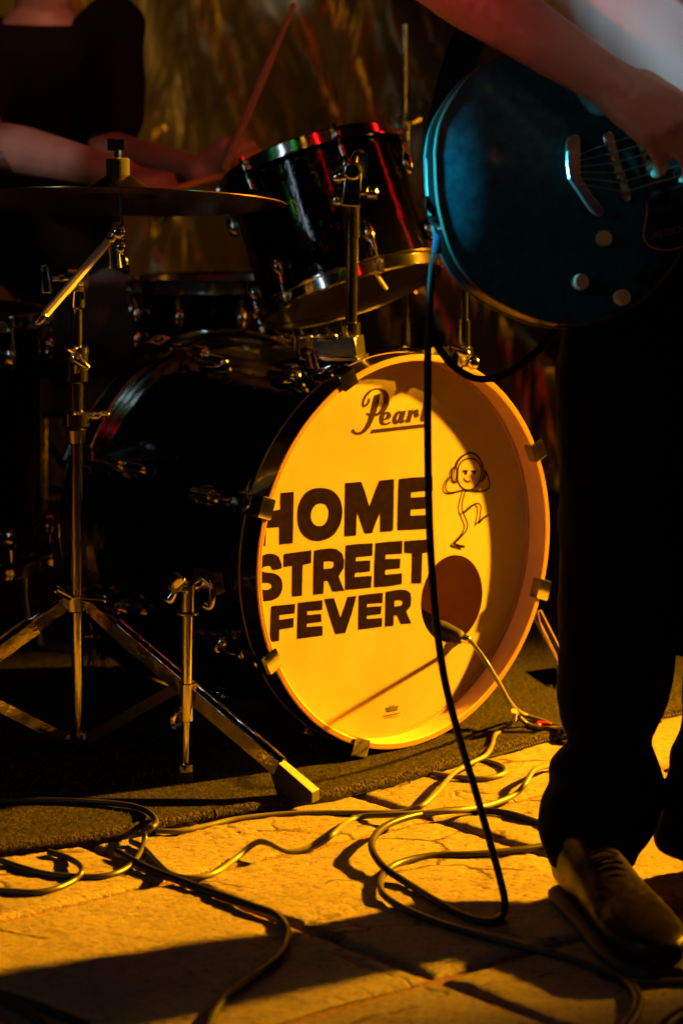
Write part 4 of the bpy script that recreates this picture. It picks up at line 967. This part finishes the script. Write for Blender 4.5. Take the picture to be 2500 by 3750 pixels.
txt('brand_lettering', 'GRETSCH', Mx, .0125, dull_print, gt)
part('guard_screw', MB().cyl(G(2473, 812, TZ), G(2473, 812, TZ+.003), .0035, seg=12), chrome_worn, gt)
for (u, v) in ((2201, 877), (2117, 1035), (2269, 1091)):
    z0 = .012; a = G(u, v, z0); b = G(u, v, z0+.006); kb = MB()
    kb.lathe([(.0098, 0), (.0098, .010), (.0090, .0125), (.0088, .013)], a, nG, 28); part('control_knob', kb, knob_m, gt)
part('strap_button', MB().cyl(G(1600, 800, -.02), G(1575, 808, -.02), .004, .007, 14), chrome, gt)
jp = G(1612, 850, -.024)
part('output_jack', MB().cyl(G(1625, 842, -.022), jp, .011, seg=18), chrome, gt)
# f-hole like opening low on the top
fh = MB(); fh.ribbon(catmull([G(u, v, .0065) for u, v in ((2300, 985), (2330, 920), (2365, 905), (2372, 950), (2345, 1010), (2375, 1030), (2420, 1000), (2455, 955))], 6), .004, nG, .0006); part('sound_hole', fh, guard, gt)
nk = MB(); a = G(2800, 330, .008); b = G(4300, -130, .0); strap_bar(nk, a, b, .05, .022, nG); part('neck', nk, guard, gt)
hd = MB(); strap_bar(hd, b, b+(b-a).normalized()*.17, .075, .016, nG); part('headstock', hd, guard, gt)
part('plug', MB().cyl(jp, V((.116, 2.965, .812)), .0075, .006, 14, .001), blue_plug, gt)
# strap: a thing of its own
sp_ = [G(1590, 800, -.02), at(1590, 640, 3.05), at(1625, 430, 3.12), at(1690, 200, 3.2), at(1790, 0, 3.27), at(1950, -250, 3.32), at(2150, -560, 3.28), at(2280, -720, 3.12), at(2400, -560, 3.0), at(2620, -200, 2.98), at(2850, 100, 3.0)]
sp_ = catmull(sp_, 8); ms = MB()
ms.ribbon(sp_, .052, V((.5, -.85, .1)), .0022)
single('guitar_strap', ms, body_fabric, 'black guitar strap rising from the tail of the teal guitar', 'strap')

# ------------------------------------------------------------------ people
def hand(mb, M, curl=(50, 55, 35), spread=.0, thumb=((.022, .030, -.008), (.055, .052, -.022), (.083, .055, -.040)), sc=1.0, flip=1):
    """wrist at the origin, +x to the fingers, +z back of the hand, +y thumb side"""
    def T(p): return M @ (V((p[0], p[1]*flip, p[2]))*sc)
    ys = [.030, .010, -.010, -.028]; ln = [.040, .045, .042, .033]; kx = [.088, .092, .087, .078]
    for i in range(4):
        mb.cap(T((.004, ys[i]*.55, 0)), T((kx[i], ys[i], 0)), .0155*sc, .0118*sc)
        p = V((kx[i], ys[i], -.001)); a = 0
        for j, (L_, r0, r1) in enumerate(((ln[i], .0096, .0084), (ln[i]*.66, .0083, .0074), (ln[i]*.5, .0073, .0060))):
            c = curl[j] if not isinstance(curl[0], (list, tuple)) else curl[i][j]
            a += radians(c); q = p+V((cos(a)*L_, (ys[i])*spread*L_*8, -sin(a)*L_)); mb.cap(T(p), T(q), r0*sc, r1*sc, 10); p = q
    mb.ell(T((.045, 0, -.004)), (.044*sc, .036*sc, .014*sc), M.to_3x3())
    t = [V(x) for x in thumb]; mb.cap(T((.012, .014, -.004)), T(t[0]), .016*sc, .0145*sc); mb.cap(T(t[0]), T(t[1]), .0140*sc, .0110*sc); mb.cap(T(t[1]), T(t[2]), .0108*sc, .0085*sc)
def hframe(w_, tip, back):
    x = (V(tip)-V(w_)).normalized(); z = V(back); z = (z-x*z.dot(x)).normalized(); y = z.cross(x)
    M = Matrix((x, y, z)).transposed().to_4x4(); M.translation = V(w_); return M
def head_blobs(mb, c, R, s=1.0):
    """c = centre of the skull; R 3x3 with -y facing forward"""
    def T(p): return V(c)+R @ (V(p)*s)
    mb.ell(T((0, .012, .02)), (.076*s, .096*s, .098*s), R); mb.ell(T((0, -.030, -.045)), (.058*s, .060*s, .068*s), R)
    mb.ell(T((0, -.066, -.092)), (.026*s, .022*s, .020*s), R); mb.cap(T((0, -.088, .005)), T((0, -.108, -.028)), .008*s, .012*s)
    for q in (-1, 1):
        mb.ell(T((q*.078, .008, -.012)), (.008*s, .018*s, .030*s), R); mb.cap(T((q*.012, -.086, .022)), T((q*.050, -.070, .020)), .009*s, .008*s)
        mb.ell(T((q*.036, -.062, -.030)), (.022*s, .020*s, .022*s), R)
    mb.cap(T((-.018, -.088, -.055)), T((.018, -.088, -.055)), .007*s, .007*s)
def face_bits(person, c, R, s=1.0):
    def T(p): return V(c)+R @ (V(p)*s)
    for q in (-1, 1): part('eye', MB().ell(T((q*.031, -.079, .006)), (.011*s, .009*s, .008*s), R), eye_m, person)
    hm = MB(); hm.ell(T((0, .028, .045)), (.086*s, .098*s, .092*s), R); hm.ell(T((0, .055, -.02)), (.078*s, .062*s, .08*s), R)
    part('hair', remesh(hm, .006, 3, lambda p: .004*noise.noise(p*60)), hair, person)

# ---- guitarist
px = .43
gp = thing('person', 'standing guitarist in white shirt and black trousers playing the teal guitar', 'person', (px, 3.08, 0))
Rz = Matrix.Rotation(radians(6), 3, 'Z')
shR, shL = V((.245, 3.16, 1.43)), V((.62, 3.13, 1.43))
elR, wrR = V((.095, 3.02, 1.175)), at(2222, 300, 2.915)
elL, wrL = V((.80, 3.05, 1.18)), V((.93, 2.86, 1.16))
hcn = V((px+.0, 3.12, 1.68))
b = MB()
b.loft([((px, 3.14, z), (wx, 0, 0), (0, wy, 0)) for z, wx, wy in ((.86, .10, .075), (.92, .155, .10), (1.0, .148, .095), (1.1, .135, .09), (1.25, .155, .10), (1.36, .165, .10), (1.44, .13, .075), (1.48, .06, .055))])
b.cap((px, 3.15, 1.44), (px, 3.13, 1.60), .060, .056)
head_blobs(b, hcn, Rz)
b.cap(shR, elR, .050, .043); b.cap(elR, elR.lerp(wrR, .35), .045, .047); b.cap(elR.lerp(wrR, .30), wrR, .047, .031)
b.cap(V((px-.1, 3.15, 1.42)), shR, .06, .052); b.cap(V((px+.1, 3.15, 1.42)), shL, .06, .052)
b.cap(shL, elL, .050, .043); b.cap(elL, wrL, .043, .029)
hM = hframe(wrR, at(2440, 455, 2.875), (.1, -.93, .35))
b.ell(wrR, (.034, .026, .030)); b.cap(wrR, hM @ V((.02, 0, 0)), .030, .024)
hand(b, hM, ((38, 50, 40), (32, 45, 35), (36, 45, 30), (45, 45, 30)), .15, ((.026, .032, -.010), (.060, .046, -.026), (.090, .040, -.040)), 1.08, 1)
hL = hframe(wrL, wrL+V((.03, -.02, .09)), (.6, .6, 0)); hand(b, hL, (60, 70, 45))
lf = [V((.36, 3.13, .90)), V((.352, 3.09, .50)), V((.315, 3.060, .115))]
lf2 = [V((.50, 3.13, .90)), V((.505, 3.10, .50)), V((.49, 3.08, .09))]
for l in (lf, lf2):
    b.cap(l[0], l[1], .066, .046); b.cap(l[1], l[2], .040, .026)
b.cap((.315, 3.060, .115), (.300, 3.0, .052), .026, .024); b.cap((.296, 2.99, .050), (.338, 2.835, .040), .026, .019); b.cap((.49, 3.08, .09), (.485, 3.07, .05), .028, .025); b.cap((.485, 3.07, .050), (.525, 2.945, .042), .025, .019)
part('body', remesh(b, .0042, 5, lambda p: .0014*noise.noise(p*38)+.0007*noise.noise(p*90)), skin, gp)
face_bits(gp, hcn, Rz)
# white t-shirt
b = MB(); b.loft([((px+ox, 3.14, z), (wx, 0, 0), (0, wy, 0)) for z, wx, wy, ox in ((.88, .18, .13, 0), (.95, .185, .135, .0), (1.05, .175, .125, 0), (1.15, .17, .12, 0), (1.28, .18, .125, 0), (1.38, .185, .12, 0), (1.45, .15, .095, 0), (1.485, .075, .07, 0))])
b.cap(V((px-.1, 3.15, 1.415)), shR, .070, .064); b.cap(V((px+.1, 3.15, 1.415)), shL, .070, .064)
b.cap(shR, shR.lerp(elR, .62), .064, .062); b.cap(shL, shL.lerp(elL, .62), .064, .062)
def wr(p):
    q = p.x*.9+p.z*.75
    return .0075*sin(q*46+3*noise.noise(p*5))*max(0, noise.noise(p*4)+.45) + .006*noise.noise(p*13)
part('t_shirt', remesh(b, .006, 4, wr), cloth_white, gp)
# trousers: traced outline of the near leg, real thickness
rows = [(760, 2080, 2600, 3.14), (1000, 2075, 2545, 3.13), (1200, 2060, 2510, 3.12), (1500, 2042, 2490, 3.10), (1900, 2045, 2490, 3.09), (2300, 2042, 2488, 3.08), (2470, 2038, 2458, 3.075), (2580, 2040, 2425, 3.07), (2650, 2050, 2392, 3.065),
        (2712, 2068, 2382, 3.06), (2790, 2027, 2408, 3.055), (2880, 2016, 2437, 3.05), (2943, 1984, 2437, 3.05), (3010, 1977, 2402, 3.035), (3063, 1972, 2385, 3.02), (3119, 1995, 2345, 3.01), (3168, 2006, 2330, 3.005)]
def leg_rings(rows, dm=.92):
    R = []
    for v, l, r, Y in rows:
        a, c = at(l, v, Y), at(r, v, Y); hw = (c-a).x/2; z = a.z
        R.append((V(((a.x+c.x)/2, Y, z)), V((hw, 0, 0)), V((.0, hw*dm, 0))))
    return R
def dens(R, n=5):
    C_ = catmull([r[0] for r in R], n); X_ = catmull([r[1] for r in R], n); Y_ = catmull([r[2] for r in R], n); return list(zip(C_, X_, Y_))
b = MB(); b.loft(dens(leg_rings(rows)), 48, 2.2)
rows2 = [(760, 2400, 2860, 3.12), (1200, 2420, 2850, 3.12), (1900, 2470, 2860, 3.10), (2400, 2500, 2850, 3.09), (2640, 2498, 2820, 3.08), (2733, 2455, 2810, 3.08), (2775, 2447, 2810, 3.08), (2840, 2450, 2800, 3.08), (2950, 2422, 2790, 3.08), (3050, 2408, 2770, 3.08), (3110, 2420, 2760, 3.08)]
b.loft(dens(leg_rings(rows2, .7)), 48, 2.2)
b.loft([((px, 3.145, z), (wx, 0, 0), (0, wy, 0)) for z, wx, wy in ((.78, .14, .11), (.86, .18, .13), (.95, .178, .128), (1.0, .17, .12))])
def wr2(p):
    k = max(0, 1-p.z/.35)
    return .007*noise.noise(V((p.x*9, p.y*9, p.z*13))) + .0045*k*sin((p.z+p.x*.4)*75+6*noise.noise(p*7))*(.4+noise.noise(p*9)) + .003*noise.noise(p*30)
tr = part('trousers', remesh(b, .006, 3, wr2), denim, gp)
# shoes
def shoe(hx, hy, tx, ty, Lf, laces=True):
    h_ = V((hx, hy, 0)); t_ = V((tx, ty, 0)); d_ = (t_-h_).normalized(); q = V((-d_.y, d_.x, 0)); z = V((0, 0, 1))
    sec = [(-.02, .012, .040, .060), (-.012, .026, .050, .070), (.02, .033, .056, .078), (.06, .035, .058, .080), (.10, .037, .050, .074), (.14, .041, .040, .062), (.18, .046, .034, .052), (.22, .047, .030, .046), (.25, .043, .026, .040), (.275, .034, .022, .035), (.292, .019, .016, .027)]
    up = MB(); R = []
    for x, wd, hh, tp in sec: R.append((h_+d_*x*Lf+z*(.016+tp*.5), q*wd, z*tp*.5))
    up.loft(dens(R, 4), 36, 2.5)
    for k in range(5): pass
    u_ = part('shoe', remesh(up, .0035, 3, lambda p: .0012*noise.noise(p*26)+.0016*noise.noise(p*70)*max(0, 1-abs((p-h_).dot(d_)/Lf-.19)/.06)), leather, gp)
    so = MB(); R = [(h_+d_*x*Lf+z*.009, q*(wd+.004), z*.0085) for x, wd, hh, tp in sec]; so.loft(dens(R, 3), 32, 3); part('sole', so, sole_m, u_)
    st_ = MB()
    for s in (-1, 1): st_.tube([h_+d_*x*Lf+q*s*(wd*.97)+z*(.03) for x, wd, hh, tp in sec[3:9]], .0012, 6, 3)
    part('welt_stitching', st_, ink, u_)
    if laces:
        lc = MB()
        for k in range(5):
            x = .100+.014*k; tp = .074-.0055*k; w0_ = .017
            lc.tube([h_+d_*(x*Lf)+q*(-w0_)+z*(tp+.0155), h_+d_*((x+.003)*Lf)+z*(tp+.0205), h_+d_*((x+.006)*Lf)+q*w0_+z*(tp+.0145)], .0018, 6, 5)
        part('laces', lc, cloth_black, u_)
hl, tl_ = gr(2100, 3300), gr(2425, 3590)
shoe(hl.x, hl.y, tl_.x, tl_.y, .98)
shoe(.475, 3.12, .55, 2.87, .98)

# ---- drummer
dr = thing('person', 'seated drummer in black t-shirt with tattooed forearm behind the cymbal', 'person', (-.62, 4.95, 0))
DX, DY = at(130, 0, 4.75).x, 4.85
Rd = Matrix.Rotation(radians(14), 3, 'Z')
hd_c = at(160, 68, 4.74)+V((0.0, .05, .235))
sR, sL = V((DX-.18, DY, 1.12)), V((DX+.145, DY-.03, 1.13))
eR, wR = at(-60, 520, 4.62), at(455, 640, 4.42)
eL, wL = at(400, 560, 4.72), at(735, 630, 4.42)
b = MB()
b.loft([((DX, DY+.04*(1.0-z), z), (wx, 0, 0), (0, wy, 0)) for z, wx, wy in ((.50, .12, .09), (.56, .16, .12), (.66, .14, .11), (.8, .14, .10), (.98, .15, .105), (1.07, .155, .10), (1.11, .105, .075), (1.16, .062, .060))])
b.cap((DX, DY, 1.13), hd_c+V((0, .02, -.09)), .058, .055); head_blobs(b, hd_c, Rd)
b.cap((DX-.10, DY, 1.08), sR, .055, .055); b.cap((DX+.09, DY, 1.08), sL, .055, .055)
b.cap(sR, eR, .050, .043); b.cap(eR, eR.lerp(wR, .3), .046, .048); b.cap(eR.lerp(wR, .3), wR, .048, .030)
b.cap(sL, eL, .050, .042); b.cap(eL, wL, .044, .030)
hR = hframe(wR, at(650, 668, 4.33), (.2, -.3, .9)); hand(b, hR, (48, 60, 40), 0, flip=1)
hLm = hframe(wL, at(868, 560, 4.36), (-.15, -.95, .1)); hand(b, hLm, (62, 75, 45), 0, flip=-1)
kneeR, kneeL = V((DX-.20, 4.52, .52)), V((DX+.24, 4.50, .52))
for kq, ft_, s in ((kneeR, V((DX-.24, 4.62, .08)), -1), (kneeL, V((DX+.30, 4.55, .08)), 1)):
    b.cap((DX+s*.09, DY, .55), kq, .085, .058); b.cap(kq, ft_, .056, .040); b.cap(ft_, ft_+V((0, -.17, -.02)), .035, .032)
part('body', remesh(b, .0048, 5), skin, dr)
face_bits(dr, hd_c, Rd)
tt = MB(); ta, tb = eR.lerp(wR, .12), eR.lerp(wR, .30)
tt.ell(eR.lerp(wR, .22)+V((0, -.041, -.018)), (.034, .010, .020)); part('tattoo', tt, tattoo, dr)
b = MB(); b.loft([((DX, DY+.04*(1.0-z), z), (wx, 0, 0), (0, wy, 0)) for z, wx, wy in ((.50, .18, .14), (.58, .185, .15), (.70, .165, .14), (.85, .160, .13), (1.0, .170, .13), (1.08, .165, .12), (1.118, .12, .09), (1.132, .082, .078))])
b.cap((DX-.10, DY, 1.085), sR, .066, .066); b.cap((DX+.09, DY, 1.085), sL, .066, .066)
b.cap(sR, sR.lerp(eR, .68), .066, .070); b.cap(sL, sL.lerp(eL, .72), .066, .068)
part('t_shirt', remesh(b, .007, 4, lambda p: .006*sin((p.x*1.2-p.z)*42+4*noise.noise(p*5))*max(0, noise.noise(p*5)+.3)), cloth_black, dr)
b = MB()
for kq, ft_, s in ((kneeR, V((DX-.24, 4.62, .08)), -1), (kneeL, V((DX+.30, 4.55, .08)), 1)):
    b.cap((DX+s*.09, DY, .56), kq, .105, .080); b.cap(kq, ft_+V((0, 0, .06)), .078, .062)
b.ell((DX, DY+.02, .55), (.2, .16, .12))
part('trousers', remesh(b, .008, 4, lambda p: .010*sin((p.x+p.y*.7)*55+5*noise.noise(p*6))*max(0, noise.noise(p*5)+.4)), olive, dr)
for kq, ft_, s in ((kneeR, V((DX-.24, 4.62, .08)), -1), (kneeL, V((DX+.30, 4.55, .08)), 1)):
    m_ = MB(); m_.loft([(ft_+V((0, .05-.27*t, -.03+.0*t)), V((.025+.022*sin(pi*min(1, t+.15)), 0, 0)), V((0, 0, .05-.022*t))) for t in (0, .15, .35, .55, .75, .9, 1.0)], 20, 2.4); part('shoe', m_, sole_m, dr)
sto = thing('drum_stool', 'round black padded stool the drummer sits on', 'stool', (DX, DY+.03, .012))
part('seat', MB().lathe([(.0001, .36), (.15, .36), (.17, .375), (.17, .42), (.15, .44), (.0001, .445)], (DX, DY+.03, 0), seg=40), rubber, sto)
part('post', MB().cyl((DX, DY+.03, .1), (DX, DY+.03, .36), .014), chrome_worn, sto)
for k in range(3):
    a = 2*pi*k/3; part('leg', MB().tube([(DX, DY+.03, .3), (DX+.24*cos(a), DY+.03+.24*sin(a), .022)], .01, 8, 1), chrome_worn, sto)
def stick(p0, p1, label):
    d_ = (p1-p0); L_ = d_.length
    single('drumstick', MB().lathe([(.0001, 0), (.0065, .002), (.0072, .01), (.0072, L_*.62), (.0035, L_-.022), (.0034, L_-.016), (.0048, L_-.010), (.0046, L_-.004), (.0001, L_)], p0, d_, 16), stick_m, label, 'drumstick', group='drumsticks in the drummer\'s hands')
stick(at(820, 620, 4.33), at(1080, 8, 4.25), 'wooden drumstick raised steeply in the drummer\'s hand')
stick(at(620, 700, 4.30), at(1200, 525, 4.45), 'wooden drumstick held low, pointing toward the rack tom')
